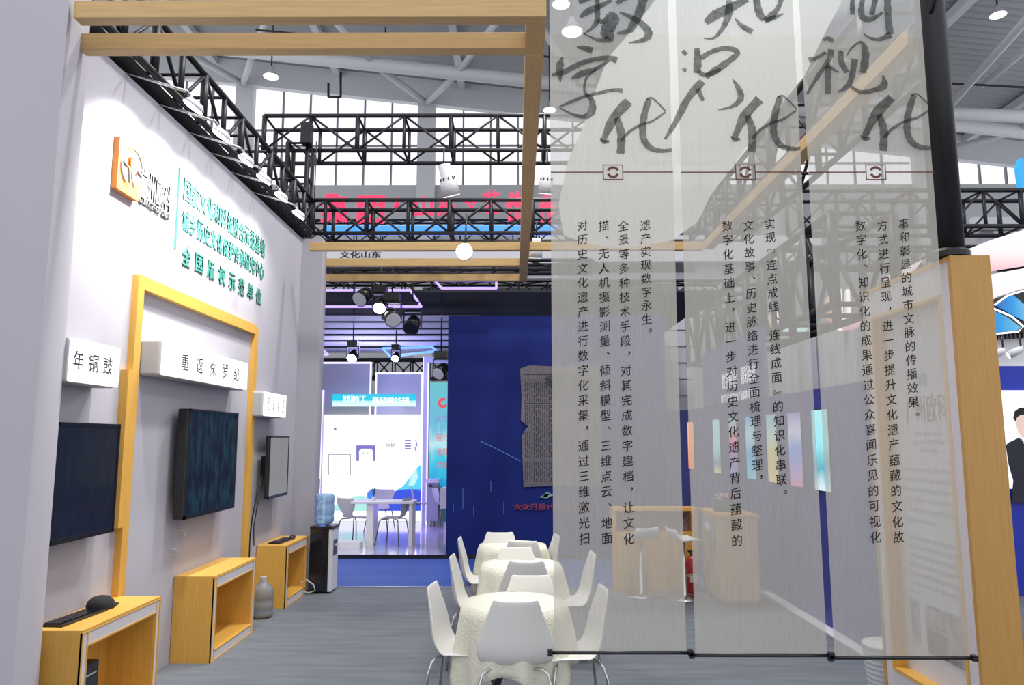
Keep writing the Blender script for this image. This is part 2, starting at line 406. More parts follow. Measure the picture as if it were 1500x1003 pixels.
highbay(1462, 22, 26, .30, 'high bay lamp at the upper right beside the black pole')
# two unseen lamps added over the booth to brighten its walls, floor and tables
for k, (x, y, z) in enumerate(((1.2, 5.6, 11.0), (1.0, 10.0, 11.0))):
    t = thing('high_bay_lamp', ('added fill lamp shaped as a high bay, over the tables, out of view', 'added fill lamp shaped as a high bay, over the back of the booth, out of view')[k], 'ceiling lamp', (x, y, z), group='high bay lamps under the hall roof')
    MB().lathe([(.1, .5), (.14, .35), (.36, .04), (.4, 0)], (x, y, z), 24).build('shade', 'grey_box', t, smooth=True); MB().lathe([(.37, -.02), (.37, 0)], (x, y, z), 24).build('lens', 'lens_soft', t); bar('cord', (x, y, z + .5), (x, y, z + 6), .03, 'black_metal', t)
    light('added_fill_light', 'AREA', (x, y, z - .05), (x, y, 0), 430, (1, .985, .96), .7, parent=t)

# ================================================================== BOOTH: left wall
struct('wall_left', MB().box(-3.06, -2.88, 4.2, 9.9, 0, 4.53), 'wall', 'tall lilac-white booth wall with logo and lettering')
struct('wall_left_end', MB().box(-3.06, -2.60, 9.72, 9.95, 0, 4.53), 'wall', 'short return of the booth wall at its far end')
struct('wall_left_pillar', MB().prism([(-4.2, 3.85), (-2.50, 3.85), (-2.74, 4.45), (-4.2, 4.45)], 'z', 0, 6.0), 'wall', 'lilac-white wall pier at the left edge, nearest the camera')
# near frame trim on the wall
t = thing('wall_frame', 'ochre wooden frame outlining the middle bay of the left wall', 'frame', (-2.86, 5.5, .7))
box('side_rail', 'cabwood_z', t, -2.88, -2.83, 5.44, 5.53, .0, 3.08); box('side_rail', 'cabwood_z', t, -2.88, -2.83, 7.96, 8.05, .0, 3.06)
box('top_rail', 'cabwood_y', t, -2.88, -2.83, 5.53, 7.96, 2.98, 3.08)
t = thing('trim_board', 'short ochre board on the left wall beside the left television', 'board', (-2.86, 5.4, 1.2)); box('board', 'cabwood_z', t, -2.88, -2.82, 5.36, 5.44, 1.22, 2.35)

# logo and lettering on the wall
WX = -2.88
t = thing('wall_logo', 'square orange company logo plate high on the left wall', 'logo', (WX, 5.2, 3.8))
mb = MB().box(WX + .0, WX + .045, 5.06, 5.37, 3.62, 4.0); mb.build('plate', 'logo_orange', t)
def arcpts(cy, cz, r, a0, a1, wd, n=14):
    o = [(cy + r * math.cos(R(a0 + (a1 - a0) * i / n)), cz + r * math.sin(R(a0 + (a1 - a0) * i / n))) for i in range(n + 1)]
    i_ = [(cy + (r - wd) * math.cos(R(a0 + (a1 - a0) * i / n)), cz + (r - wd) * math.sin(R(a0 + (a1 - a0) * i / n))) for i in range(n, -1, -1)]
    return o + i_
glow('logo_pale', (1, .8, .62), .35)
MB().prism(arcpts(5.215, 3.82, .135, -65, 245, .05), 'x', WX + .045, WX + .06).build('ring', 'plaster_white', t)
MB().prism(arcpts(5.215, 3.83, .145, 15, 115, .012), 'x', WX + .06, WX + .075).build('arc', 'logo_dark', t)
MB().prism([(5.09, 3.835), (5.145, 3.815), (5.145, 3.80), (5.09, 3.82)], 'x', WX + .06, WX + .075).build('bar', 'logo_dark', t)
MB().prism([(5.28, 3.835), (5.345, 3.815), (5.345, 3.80), (5.28, 3.82)], 'x', WX + .06, WX + .075).build('bar', 'logo_dark', t)
MB().prism([(5.15, 3.815), (5.165, 3.815), (5.195, 3.70), (5.18, 3.70)], 'x', WX + .06, WX + .075).build('bar', 'logo_dark', t)
MB().prism([(5.185, 3.90), (5.25, 3.90), (5.25, 3.80), (5.215, 3.72), (5.185, 3.80)], 'x', WX + .06, WX + .072).build('core', 'logo_orange', t)
t = thing('wall_lettering', 'grey raised company name beside the orange logo on the left wall', 'lettering', (WX, 5.65, 3.8))
text('广州欧科', (.50, .22), (WX + .007, 5.69, 3.815), 'right', t, 'letter_grey', extrude=.005, bold=.012)
text('GUANGZHOU OKAY', (.50, .05), (WX + .010, 5.68, 3.665), 'right', t, 'letter_grey', extrude=.010, bold=.01)
t = thing('divider_bar', 'thin green vertical bar between company name and green lettering', 'bar', (WX, 6.07, 3.8)); box('bar', 'letter_green', t, WX, WX + .015, 6.065, 6.08, 3.44, 4.15)
for s, z, h, n, lab in (('国家文化和科技融合示范基地', 4.0, .20, 13, 'top line of raised green lettering on the left wall'),
                   ('城乡历史文化保护传承研究中心', 3.73, .18, 14, 'middle line of raised green lettering on the left wall'),
                   ('全 国 版 权 示 范 单 位', 3.43, .17, 8, 'bottom, widely spaced line of raised green lettering on the left wall')):
    t = thing('wall_lettering', lab, 'lettering', (WX, 7.2, z), group='green lettering lines on the left wall')
    chars = s.replace(' ', ''); pitch = 2.09 / len(chars)
    for i, ch in enumerate(chars):
        text(ch, (min(pitch * .86, .165), h), (WX + .006, 6.17 + pitch * (i + .5), z), 'right', t, 'letter_green', name='character', extrude=.004, bold=.020)

# light-box signs
def sign(y0, y1, z0, z1, label):
    t = thing('light_box_sign', label, 'sign', (-2.8, (y0 + y1) / 2, z0), group='light box signs on the left wall')
    box('housing', 'grey_box', t, -2.88, -2.72, y0, y1, z0, z1, bevel=.02); box('face', 'sign_face', t, -2.72, -2.70, y0 + .005, y1 - .005, z0 + .005, z1 - .005, bevel=.015)
    return t
t = sign(3.9 + .55, 5.02, 2.19, 2.47, 'white light box sign ending in the character for drum, partly hidden by the left pier')
for i, ch in enumerate('年铜鼓'): text(ch, (.105, .115), (-2.698, 4.53 + .165 * i, 2.33), 'right', t, 'ink', name='character', bold=.012)
t = sign(5.62, 7.43, 2.33, 2.61, 'long white light box sign with five characters above the middle television')
for i, ch in enumerate('重返侏罗纪'): text(ch, (.13, .13), (-2.698, 6.0 + .28 * i, 2.47), 'right', t, 'ink', name='character', bold=.008)
t = sign(7.97, 8.73, 2.09, 2.36, 'small white light box sign with four columns of tiny print above the right-hand television')
for i, s_ in enumerate(('百年广州', '历史街', '文化遗产', '数字展示馆')): text('\n'.join(s_), (.07, .165 - (.05 if i == 1 else 0)), (-2.698, 8.09 + .17 * i, 2.225), 'right', t, 'ink', name='print_column', bold=.01)

# televisions
def tv(y0, y1, z0, z1, x, label, scr, dep=.06):
    t = thing('television', label, 'television', (x, (y0 + y1) / 2, z0), group='televisions on the left wall')
    box('body', 'bezel', t, x - dep, x, y0, y1, z0, z1, bevel=.008)
    box('bezel', 'bezel', t, x, x + .012, y0, y1, z0, z0 + .03); box('bezel', 'bezel', t, x, x + .012, y0, y1, z1 - .018, z1)
    box('bezel', 'bezel', t, x, x + .012, y0, y0 + .02, z0, z1); box('bezel', 'bezel', t, x, x + .012, y1 - .02, y1, z0, z1)
    box('screen', scr, t, x + .001, x + .006, y0 + .02, y1 - .02, z0 + .03, z1 - .018)
    box('wall_bracket', 'black_metal', t, -2.88, x - dep, (y0 + y1) / 2 - .15, (y0 + y1) / 2 + .15, (z0 + z1) / 2 - .12, (z0 + z1) / 2 + .12)
    return t
def scr(name, c1, c2, s):
    m = mat(name, (.012, .014, .02), .10); nt = m.node_tree; b = nt.nodes['Principled BSDF']; tc = nt.nodes.new('ShaderNodeTexCoord'); no = nt.nodes.new('ShaderNodeTexNoise'); no.inputs['Scale'].default_value = 6; no.inputs['Detail'].default_value = 6
    mp = nt.nodes.new('ShaderNodeMapping'); mp.inputs['Scale'].default_value = (1, 2.2, .7)
    rp = nt.nodes.new('ShaderNodeValToRGB'); rp.color_ramp.elements[0].position = .42; rp.color_ramp.elements[1].position = .72; rp.color_ramp.elements[0].color = (*c1, 1); rp.color_ramp.elements[1].color = (*c2, 1)
    nt.links.new(tc.outputs['Generated'], mp.inputs[0]); nt.links.new(mp.outputs[0], no.inputs['Vector']); nt.links.new(no.outputs['Fac'], rp.inputs[0]); nt.links.new(rp.outputs[0], b.inputs['Emission Color']); b.inputs['Emission Strength'].default_value = s
scr('tv_forest', (.002, .005, .009), (.012, .060, .068), .7); scr('tv_left', (.004, .007, .014), (.008, .013, .024), .8)
tv(4.46, 5.17, 1.22, 1.95, -2.76, 'dark television by the left pier, partly cut off by it', 'tv_left')
t = tv(6.19, 7.28, 1.19, 2.10, -2.73, 'large near-square television with a dark green picture in the middle bay', 'tv_forest', .09)
tv3 = tv(8.26, 8.96, 1.19, 1.88, -2.73, 'television with a blank light grey screen, furthest along the wall', 'tv_grey', .04)
t = thing('power_cable', 'black cables hanging down from the blank grey television', 'cable', (-2.8, 8.2, 1.2))
MB().tube([(-2.80, 8.28, 1.45), (-2.82, 8.20, 1.25), (-2.84, 8.14, 1.0), (-2.85, 8.12, .8), (-2.86, 8.16, .45)], .008, 6).build('cable', 'cable_black', t, True)
MB().tube([(-2.80, 8.30, 1.35), (-2.83, 8.24, 1.1), (-2.84, 8.2, .9), (-2.85, 8.26, .7)], .006, 6).build('cable', 'cable_black', t, True)
for k, (y, z) in enumerate(((6.45, 1.07), (6.32, .93))):
    tag(MB().tube([(-2.878, y, z), (-2.85, y + .03, z + .01), (-2.84, y + .05, z - .03), (-2.86, y + .04, z - .07)], .006, 6).build('cable_stub', 'cable_white', None, True), ('short curled cable stub sticking out of the wall just under the middle television', 'lower of two curled cable stubs on the wall above the middle cabinet')[k], 'cable', 'cable stubs under the middle television')

# open cabinets
def cabinet(y0, y1, h, label, xf=-2.535):
    xb = -2.875; t = thing('display_cabinet', label, 'cabinet', (xb, y0, 0), group='open ochre cabinets along the left wall')
    th = .10
    box('side_panel', 'cabwood_z', t, xb, xf, y0, y0 + .018, 0, h - .018); box('side_panel', 'cabwood_z', t, xb, xf, y1 - .018, y1, 0, h - .018)
    box('top', 'cabwood_y', t, xb, xf, y0, y1, h - .018, h)
    box('inner_top', 'cabwood_y', t, xb, xf - .01, y0 + .06, y1 - .06, h - th - .015, h - th)
    box('inner_side', 'cabwood_z', t, xb, xf - .01, y0 + .06, y0 + .075, th, h - th); box('inner_side', 'cabwood_z', t, xb, xf - .01, y1 - .075, y1 - .06, th, h - th)
    box('inner_floor', 'cabwood_y', t, xb, xf - .01, y0 + .06, y1 - .06, th - .015, th)
    box('back_panel', 'cabwood_z', t, xb, xb + .015, y0 + .075, y1 - .075, th, h - th - .015)
    box('front_trim', 'edgewhite', t, xf - .012, xf - .002, y0 + .02, y1 - .02, h - th + .004, h - .02)
    box('front_trim', 'edgewhite', t, xf - .012, xf - .002, y0 + .02, y1 - .02, .012, th - .018)
    box('front_trim', 'edgewhite', t, xf - .012, xf - .002, y0 + .02, y0 + .058, th - .018, h - th + .004); box('front_trim', 'edgewhite', t, xf - .012, xf - .002, y1 - .058, y1 - .02, th - .018, h - th + .004)
    for a in ((y0, y1, h - .022, h - .016), (y0, y1, 0, .012), (y0 + .055, y1 - .055, h - th - .004, h - th + .006), (y0 + .055, y1 - .055, th - .02, th - .008)):
        box('edge_strip', 'cabwood_y', t, xf - .012, xf + .002, *a)
    for a in ((y0, y0 + .012), (y1 - .012, y1), (y0 + .055, y0 + .067), (y1 - .067, y1 - .055)): box('edge_strip', 'cabwood_z', t, xf - .012, xf + .001, a[0], a[1], .012, h - .022)
    return t
cabinet(4.50, 5.47, .735, 'open ochre cabinet under the left television, with a cap and keyboard on top')
cabinet(6.42, 7.42, .70, 'open ochre cabinet with a bare top in the middle bay')
cabinet(8.42, 9.26, .675, 'open ochre cabinet furthest along the wall, a keyboard on top')
# keyboard, cap, computer, mouse
def keyboard(x, y, z, rz, label):
    t = thing('keyboard', label, 'keyboard', (x, y, z), rz, group='keyboards on the cabinets')
    c = MB().box(-.07, .07, -.22, .22, 0, .014); o = c.build('base', 'bezel'); o.parent = t
    me = bpy.data.meshes.new('key'); q = MB().box(-.0075, .0075, -.0075, .0075, .014, .021); me.from_pydata(q.v, [], q.f); me.update(); me.materials.append(M['screen_black'])
    for i in range(5):
        for j in range(18):
            k = bpy.data.objects.new('key', me); COL.objects.link(k); k.parent = t; k.location = (-.048 + .021 * i, -.195 + .023 * j, 0)
keyboard(-2.755, 4.80, .735, R(-4), 'black keyboard on the left cabinet, next to the black cap')
keyboard(-2.70, 8.75, .675, R(-5), 'black keyboard on the far cabinet, a mouse on it')
t = thing('cap', 'black cap with a stiff brim lying on the left cabinet', 'cap', (-2.75, 5.12, .735))
MB().lathe([(.085, 0), (.088, .02), (.078, .05), (.05, .075), (.01, .085)], (-2.755, 5.08, .735), 20).build('crown', 'black_cloth', t, True)
MB().prism([(-2.83, 5.12), (-2.80, 5.20), (-2.755, 5.235), (-2.70, 5.21), (-2.675, 5.12), (-2.755, 5.15)], 'z', .737, .745).build('brim', 'black_cloth', t)
t = thing('computer_mouse', 'black computer mouse behind the keyboard on the far cabinet', 'mouse', (-2.66, 8.99, .675))
MB().lathe([(.032, 0), (.036, .012), (.03, .028), (.012, .038)], (0, 0, 0), 14).xform(Matrix.Translation((-2.66, 9.03, .675)) @ Matrix.Diagonal((1, 1.6, 1, 1))).build('shell', 'bezel', t, True)
t = thing('desktop_computer', 'black desktop computer tower standing inside the left cabinet', 'computer', (-2.72, 4.75, .10))
box('case', 'bezel', t, -2.84, -2.575, 4.60, 4.78, .10, .50, bevel=.006); box('light_strip', 'lanyard', t, -2.575, -2.572, 4.63, 4.75, .43, .44)
box('front_panel', 'screen_black', t, -2.576, -2.572, 4.61, 4.77, .11, .42)

# upright floor bottle between the cabinets
t = thing('water_bottle', 'empty grey plastic water bottle on the floor between middle and far cabinets', 'bottle', (-2.65, 8.02, 0))
MB().lathe([(.07, 0), (.105, .02), (.11, .05), (.104, .07), (.11, .09), (.11, .16), (.103, .18), (.11, .2), (.11, .27), (.09, .31), (.05, .35), (.03, .37)], (-2.65, 8.02, 0), 24).build('body', 'bottle_grey', t, True)
MB().lathe([(.032, 0), (.032, .04)], (-2.65, 8.02, .37), 14).build('cap', 'grey_box', t)

# water cooler
t = thing('water_cooler', 'black and white water cooler at the end of the left wall', 'water cooler', (-2.36, 9.35, 0))
box('body', 'screen_black', t, -2.50, -2.27, 9.2, 9.52, .02, .78, bevel=.01); box('front_panel', 'white_paint', t, -2.27, -2.225, 9.2, 9.52, .02, .76, bevel=.008)
box('top_cover', 'bezel', t, -2.50, -2.215, 9.19, 9.53, .76, .795, bevel=.006); box('tap_recess', 'bezel', t, -2.226, -2.222, 9.27, 9.45, .44, .62); box('tap', 'cable_white', t, -2.222, -2.19, 9.34, 9.37, .54, .57)
tag(MB().tube([(-2.56, 9.15, .01), (-2.55, 9.1, .16), (-2.5, 9.12, .18), (-2.42, 9.14, .12), (-2.40, 9.16, .05), (-2.47, 9.17, .02), (-2.54, 9.15, .03)], .008, 6).build('cooler_lead', 'cable_white', None, True), 'white power cord curled at the foot of the water cooler', 'cable')
t = thing('water_bottle', 'clear blue water bottle standing upside down on the cooler', 'bottle', (-2.37, 9.36, .795))
MB().lathe([(.05, .0), (.10, .02), (.118, .05), (.118, .10), (.112, .12), (.118, .14), (.118, .24), (.112, .26), (.118, .28), (.118, .35), (.10, .375), (.04, .38)], (-2.37, 9.36, .795), 28).build('body', 'bottle_blue', t, True)

# ================================================================== overhead wooden frame
ZB, ZT = 4.20, 4.305
for y, xl, lab in ((3.88, -2.49, 'ochre wooden crossbeam nearest the camera at the top of the photo'), (4.22, -2.66, 'second ochre wooden crossbeam, ending at the left pier')):
    tag(MB().box(xl, .176, y, y + .085, ZB, ZT).build('wooden_beam', 'beamwood_x', None, bevel=.004), lab, 'beam', 'wooden crossbeams of the booth frame')
for y, xr, lab in ((9.05, 2.36, 'far ochre crossbeam, topmost of the three behind the bright lamp'), (9.90, .06, 'far ochre crossbeam, middle of the three behind the bright lamp'), (10.87, .176, 'furthest ochre crossbeam, lowest of the three in the photo')):
    tag(MB().box(-2.60 if y < 9.7 else -3.0, xr, y, y + .085, ZB, ZT).build('wooden_beam', 'beamwood_x', None, bevel=.004), lab, 'beam', 'wooden crossbeams of the booth frame')
tag(MB().box(.06, .176, 4.305, 10.87, ZB - .003, ZT + .003).build('wooden_beam', 'beamwood_y', None, bevel=.004), 'long ochre wooden beam running away from the camera beside the banners', 'beam', 'wooden lengthwise beams')
tag(MB().box(.06, .176, 3.965, 4.22, ZB, ZT).build('wooden_beam', 'beamwood_y'), 'short ochre link between the two nearest crossbeams at their right end', 'beam')
tag(MB().box(2.36, 2.48, 4.185, 9.04, ZB, ZT).build('wooden_beam', 'beamwood_y', None, bevel=.004), 'long ochre wooden beam running away behind the right-hand banners', 'beam', 'wooden lengthwise beams')

# ================================================================== black box trusses
truss('box_truss', 'black box truss running along the top of the left wall', (-3.25, 4.5, 4.66), (-3.25, 9.9, 4.66), .45, .45, .45)
truss('box_truss', 'black box truss running away above the right-hand wooden beam', (2.62, 5.25, 4.55), (2.62, 9.9, 4.55), .5, .5, .5)
truss('box_truss', 'black box truss crossing behind the bright lamp, directly over the far beams', (-3.2, 9.9, 4.66), (3.1, 9.9, 4.66), .45, .47, .57)
truss('box_truss', 'higher black box truss crossing in front of the hall windows', (-3.6, 10.1, 5.93), (3.1, 10.1, 5.93), .5, .52, .64, rc=.032)
truss('truss_tower', 'upright black truss tower at the far left corner of the booth', (-3.22, 10.0, 0.0), (-3.22, 10.0, 6.0), .28, .28, .5, rc=.03, group=None)
tag(MB().box(-3.3, -2.82, 4.5, 9.9, 4.60, 4.625).build('drape', 'black_cloth'), 'black cloth laid along the underside of the left truss', 'drape')
for (a, b, lab) in (((-3.21, 9.99, 4.6), (-2.93, 10.3, 5.9), 'black cloth sleeve around the truss tower'),):
    pass
truss('box_truss', 'large black truss running away at the right, seen through the right banner', (3.6, 8.2, 3.35), (3.6, 15.3, 3.35), .7, 1.05, .8, rc=.05, rb=.03)
truss('box_truss', 'black box truss crossing at the far right, just right of the black pole', (4.2, 10.6, 4.95), (10.2, 10.6, 4.95), .5, .55, .55, rc=.035)
truss('box_truss', 'smaller black truss below the far right one', (4.6, 12.6, 4.82), (12, 12.6, 4.82), .3, .35, .4, far=True)
truss('box_truss', 'high faint black truss above the beam at the upper right', (1.2, 13, 8.6), (5.2, 13, 8.6), .5, .5, .6, rc=.04)

# floodlights on arms over the left wall
for i, (px, py) in enumerate(((287, 153), (327, 198), (363, 239), (389, 267), (414, 297), (440, 307))):
    y, z = onX(px, py, -2.35); z = 4.27
    y -= 0
    lab = ('first', 'second', 'third', 'fourth', 'fifth', 'sixth')[i] + ' white floodlight on an arm over the left wall, counted from the camera'
    t = thing('floodlight', lab, 'floodlight', (-2.87, y, 4.53), group='floodlights over the left wall')
    bar('arm', (-2.95, y, 4.56), (-2.42, y, z + .12), .011, 'chrome', t); bar('arm', (-2.42, y, z + .12), (-2.36, y, z + .04), .011, 'chrome', t)
    mm = Matrix.Translation((-2.37, y, z)) @ Matrix.Rotation(R(32), 4, 'Y')
    hs = MB().lathe([(.02, .05), (.05, .045), (.07, .015), (.075, 0)], seg=20).xform(mm @ Matrix.Diagonal((1, 1.35, 1, 1))).build('housing', 'white_paint', t, True)
    MB().lathe([(.065, -.01), (.072, 0)], seg=20).xform(mm @ Matrix.Diagonal((1, 1.35, 1, 1))).build('lens', 'lens', hs)
    p = mm @ Vector((0, 0, -.03)); aim = Vector((-2.88, y + .05, 3.65))
    light('flood_beam', 'SPOT', p, aim, (210, 140, 105, 80, 62, 48)[i], (1, .98, .93), .07, parent=t, spot=118, blend=.75)
# one more floodlight out of view beside the pier lights the logo
# stage lights hung from the trusses
def can(px, y0, y1, Y, rb, tilt, label, lens='lens_dim'):
    x, z1 = onY(px, y0, Y); _, z0 = onY(px, y1, Y); h = z1 - z0
    t = thing('stage_light', label, 'stage light', (x, Y, z1), group='white cylinder lights under the trusses')
    mm = Matrix.Translation((x, Y, z1)) @ Matrix.Rotation(R(tilt), 4, 'Y') @ Matrix.Rotation(R(18), 4, 'X')
    cn = MB().lathe([(rb * .6, 0), (rb * .72, -.01), (rb * .72, -h * .45), (rb, -h * .55), (rb * 1.08, -h * .98)], seg=22).xform(mm).build('can', 'white_paint', t, True)
    MB().lathe([(rb * .98, -h * 1.0), (rb * 1.06, -h * .985)], seg=22).xform(mm).build('lens', lens, cn)
    for k in range(9):
        a = 2 * PI * k / 9; MB().box(rb * .8, rb * .93, -.008, .008, -h * .62, -h * .42).xform(mm @ Matrix.Rotation(a, 4, 'Z')).build('vent_slot', 'bezel', cn)
    bar('hanger', (x, Y, z1), (x, Y, z1 + .22), .012, 'black_metal', t)
can(650, 240, 286, 10.05, .12, -14, 'white cylinder light tilted right, hanging in front of the hall windows')
can(802, 243, 282, 10.0, .10, 4, 'white cylinder light with glowing mouth beside the upper left banner edge')
can(786, 349, 377, 9.75, .085, 3, 'smaller white cylinder light hanging beside the end of the long beam')
x, z = onY(680, 368, 8.7)
t = thing('stage_light', 'blazing white lamp facing the camera between the far beams', 'stage light', (x, 8.7, z))
MB().lathe([(.05, .18), (.085, .12), (.10, .0)], (x, 8.7, z), 22, 'y').build('can', 'white_paint', t, True)
MB().lathe([(.02, -.03), (.07, -.02), (.098, 0)], (x, 8.7, z), 22, 'y').build('lens', 'lens', t, True)
bar('hanger', (x, 8.8, z + .06), (x, 9.1, 4.68), .012, 'black_metal', t)
light('stage_beam', 'SPOT', (x, 8.64, z), (x, 5.5, .9), 120, (1, .98, .95), .08, parent=t, spot=90)

# ================================================================== banners
BY = 3.85
def b2(px, py): x, z = onY(px, py, BY); return x, z
TOPZ = 4.45
railt = thing('banner_rail', 'black rail the three gauze banners hang from', 'rail', (1.2, BY, TOPZ)); bar('rail', (.0, BY, TOPZ + .03), (2.5, BY, TOPZ + .03), .018, 'black_metal', railt, 8)
for x in (.12, 2.42): bar('bracket', (x, BY, TOPZ + .03), (x, 4.05, 4.29), .012, 'black_metal', railt)

glyphs = {}
def vertical_glyph(ch, em, loc, parent, m):
    if ch not in glyphs:
        c = bpy.data.curves.new('lettering', 'FONT'); c.body = ch; c.resolution_u = 2; o = bpy.data.objects.new('tmp', c); COL.objects.link(o)
        me = bpy.data.meshes.new_from_object(o.evaluated_get(bpy.context.evaluated_depsgraph_get())); bpy.data.objects.remove(o); bpy.data.curves.remove(c)
        xs = [v.co.x for v in me.vertices]; ys = [v.co.y for v in me.vertices]; ax, ay = (min(xs) + max(xs)) / 2, (min(ys) + max(ys)) / 2
        q = MB(); fs0 = [tuple(p.vertices) for p in me.polygons]
        g = .022
        pts = [((v.co.x - ax), (v.co.y - ay)) for v in me.vertices]
        if ch in '『』': pts = [(y, -x) for x, y in pts]
        pts = [(x * em * .95, (y + x * .16) * em) for x, y in pts]
        for k, (a, b) in enumerate(((0, 0), (g * em * .5, -g * em * .5))): q.add([(x + a, y + b, k * .0001) for x, y in pts], fs0)
        me = bpy.data.meshes.new('character'); me.from_pydata(q.v, [], q.f); me.update(); me.materials.append(M[m]); glyphs[ch] = me
    return place('character', glyphs[ch], parent, loc, ROT['front'])

def ribbon(mb, pts, y, xmax=9):
    """brush stroke: pts = (px, py, width px); drawn flat on the banner"""
    P = [(*b2(a, b), w * .00345 / 2) for a, b, w in pts]
    # smooth
    Q = []
    for i in range(len(P) - 1):
        p0, p1, p2, p3 = P[max(i - 1, 0)], P[i], P[i + 1], P[min(i + 2, len(P) - 1)]
        for k in range(6):
            t = k / 6
            Q.append(tuple(.5 * ((2 * p1[j]) + (-p0[j] + p2[j]) * t + (2 * p0[j] - 5 * p1[j] + 4 * p2[j] - p3[j]) * t * t + (-p0[j] + 3 * p1[j] - 3 * p2[j] + p3[j]) * t ** 3) for j in range(3)))
    Q.append(P[-1]); vs = []; fs = []
    for i, (x, z, w_) in enumerate(Q):
        a = Q[max(i - 1, 0)]; b = Q[min(i + 1, len(Q) - 1)]; dx, dz = b[0] - a[0], b[1] - a[1]; l = math.hypot(dx, dz) or 1
        w_ = max(w_, .002) * (1 + .10 * math.sin(i * 2.3 + x * 90)); nx, nz = -dz / l * w_, dx / l * w_
        # brush slant: pen held at 45 degrees
        vs += [(min(x + nx, xmax), y, z + nz), (min(x - nx, xmax), y, z - nz)]
    for i in range(len(Q) - 1): fs.append((2 * i, 2 * i + 1, 2 * i + 3, 2 * i + 2))
    mb.add(vs, fs)
HUA = [[(921, 148, 15), (899, 173, 15), (883, 207, 8)], [(879, 202, 2), (884, 208, 6), (892, 206, 5)], [(903, 172, 10), (910, 195, 13), (909, 225, 12)],
       [(910, 206, 5), (922, 193, 5), (938, 183, 5), (956, 177, 4), (975, 164, 3)], [(975, 163, 3), (965, 152, 3), (954, 143, 3), (948, 146, 3)],
       [(951, 144, 9), (943, 172, 11), (942, 200, 11), (952, 216, 10), (970, 221, 7), (992, 218, 5), (1000, 217, 1)]]
BIG = {
 0: {'shu': [[(850, 25, 5), (862, 16, 12), (878, 9, 9), (896, 0, 6)], [(848, 3, 8), (862, -3, 9), (874, -9, 8)], [(874, -12, 7), (875, 27, 9), (868, 40, 6), (855, 50, 2)],
             [(892, 18, 6), (901, 27, 14), (889, 45, 22), (893, 56, 14), (876, 58, 7), (855, 49, 2)], [(876, 28, 8), (884, 32, 8), (892, 22, 8)],
             [(945, -14, 14), (938, 14, 15), (928, 35, 14), (921, 45, 10), (904, 49, 4)], [(908, 18, 4), (924, 25, 8), (940, 35, 11), (950, 48, 13), (944, 58, 9), (921, 63, 2)], [(903, 5, 7), (920, -6, 10)]],
     'zi': [[(845, 69, 3), (855, 70, 8), (868, 74, 11)], [(824, 83, 2), (820, 98, 13), (821, 120, 2)], [(808, 110, 5), (825, 106, 9), (846, 95, 9), (869, 87, 8), (890, 85, 9), (904, 88, 12)],
            [(837, 115, 4), (852, 108, 11), (874, 100, 7), (892, 89, 4)], [(874, 101, 3), (860, 113, 4), (856, 126, 4), (858, 137, 5), (867, 147, 9), (867, 163, 12), (856, 171, 8), (838, 167, 4), (820, 158, 3)],
            [(818, 157, 2), (837, 149, 6), (857, 141, 5), (878, 136, 6), (898, 132, 6), (912, 133, 8)]],
     'hua': HUA},
 1: {'zhi': [[(1034, 33, 10), (1049, 21, 17), (1070, 11, 15), (1095, -2, 11)], [(1068, 0, 8), (1068, 17, 13), (1062, 35, 9), (1053, 49, 6), (1044, 56, 4), (1031, 56, 2)], [(1077, 27, 2), (1086, 37, 8), (1102, 47, 10)],
             [(1107, -8, 10), (1112, 18, 13), (1120, 29, 10)], [(1146, -8, 9), (1140, 11, 8), (1128, 25, 12), (1119, 30, 7)], [(1148, 20, 2), (1136, 25, 7), (1121, 30, 10)]],
     'shi': [[(1000, 74, 7), (1006, 80, 7)], [(1001, 104, 8), (1005, 100, 6)], [(1021, 70, 8), (1022, 90, 13), (1021, 107, 11)], [(1027, 85, 9), (1042, 76, 8), (1060, 71, 8), (1076, 73, 9), (1080, 79, 9), (1067, 90, 10), (1050, 102, 12), (1034, 112, 9)],
             [(1022, 104, 7), (1034, 110, 8), (1056, 101, 6)], [(1029, 119, 12), (1008, 144, 12), (989, 180, 9), (974, 204, 4)], [(1022, 130, 9), (1030, 148, 6)], [(1073, 116, 2), (1082, 130, 9), (1085, 144, 10), (1073, 156, 6), (1052, 161, 2)]],
     'hua': [[(a + 192, b - 3, w_) for a, b, w_ in s] for s in HUA]},
 2: {'ke': [[(1249, -8, 8), (1249, 21, 8)], [(1265, -8, 6), (1262, 22, 11), (1276, 28, 9), (1293, 18, 4)], [(1284, -8, 9), (1277, 22, 8)], [(1300, -10, 12), (1301, 24, 11), (1304, 50, 12)], [(1305, 50, 11), (1290, 57, 7), (1276, 56, 5), (1265, 49, 2)]],
     'shi': [[(1206, 58, 4), (1214, 56, 8), (1221, 61, 6)], [(1218, 72, 11), (1214, 88, 8), (1199, 110, 7), (1182, 138, 4)], [(1185, 88, 9), (1198, 84, 6), (1210, 76, 6)], [(1213, 97, 10), (1213, 138, 9)], [(1211, 94, 8), (1220, 101, 6), (1229, 106, 3)],
             [(1231, 74, 9), (1233, 92, 10), (1241, 106, 8)], [(1240, 82, 2), (1248, 70, 3), (1262, 62, 5), (1268, 79, 12), (1264, 107, 11)], [(1252, 86, 11), (1247, 115, 9), (1238, 129, 7), (1227, 135, 3)], [(1245, 126, 5), (1261, 135, 7), (1280, 132, 8), (1295, 125, 12), (1293, 110, 2)]],
     'hua': [[(a + 384 + (a - 900) * .08, b - 5 + (b - 180) * .02, w_) for a, b, w_ in s] for s in HUA]}}
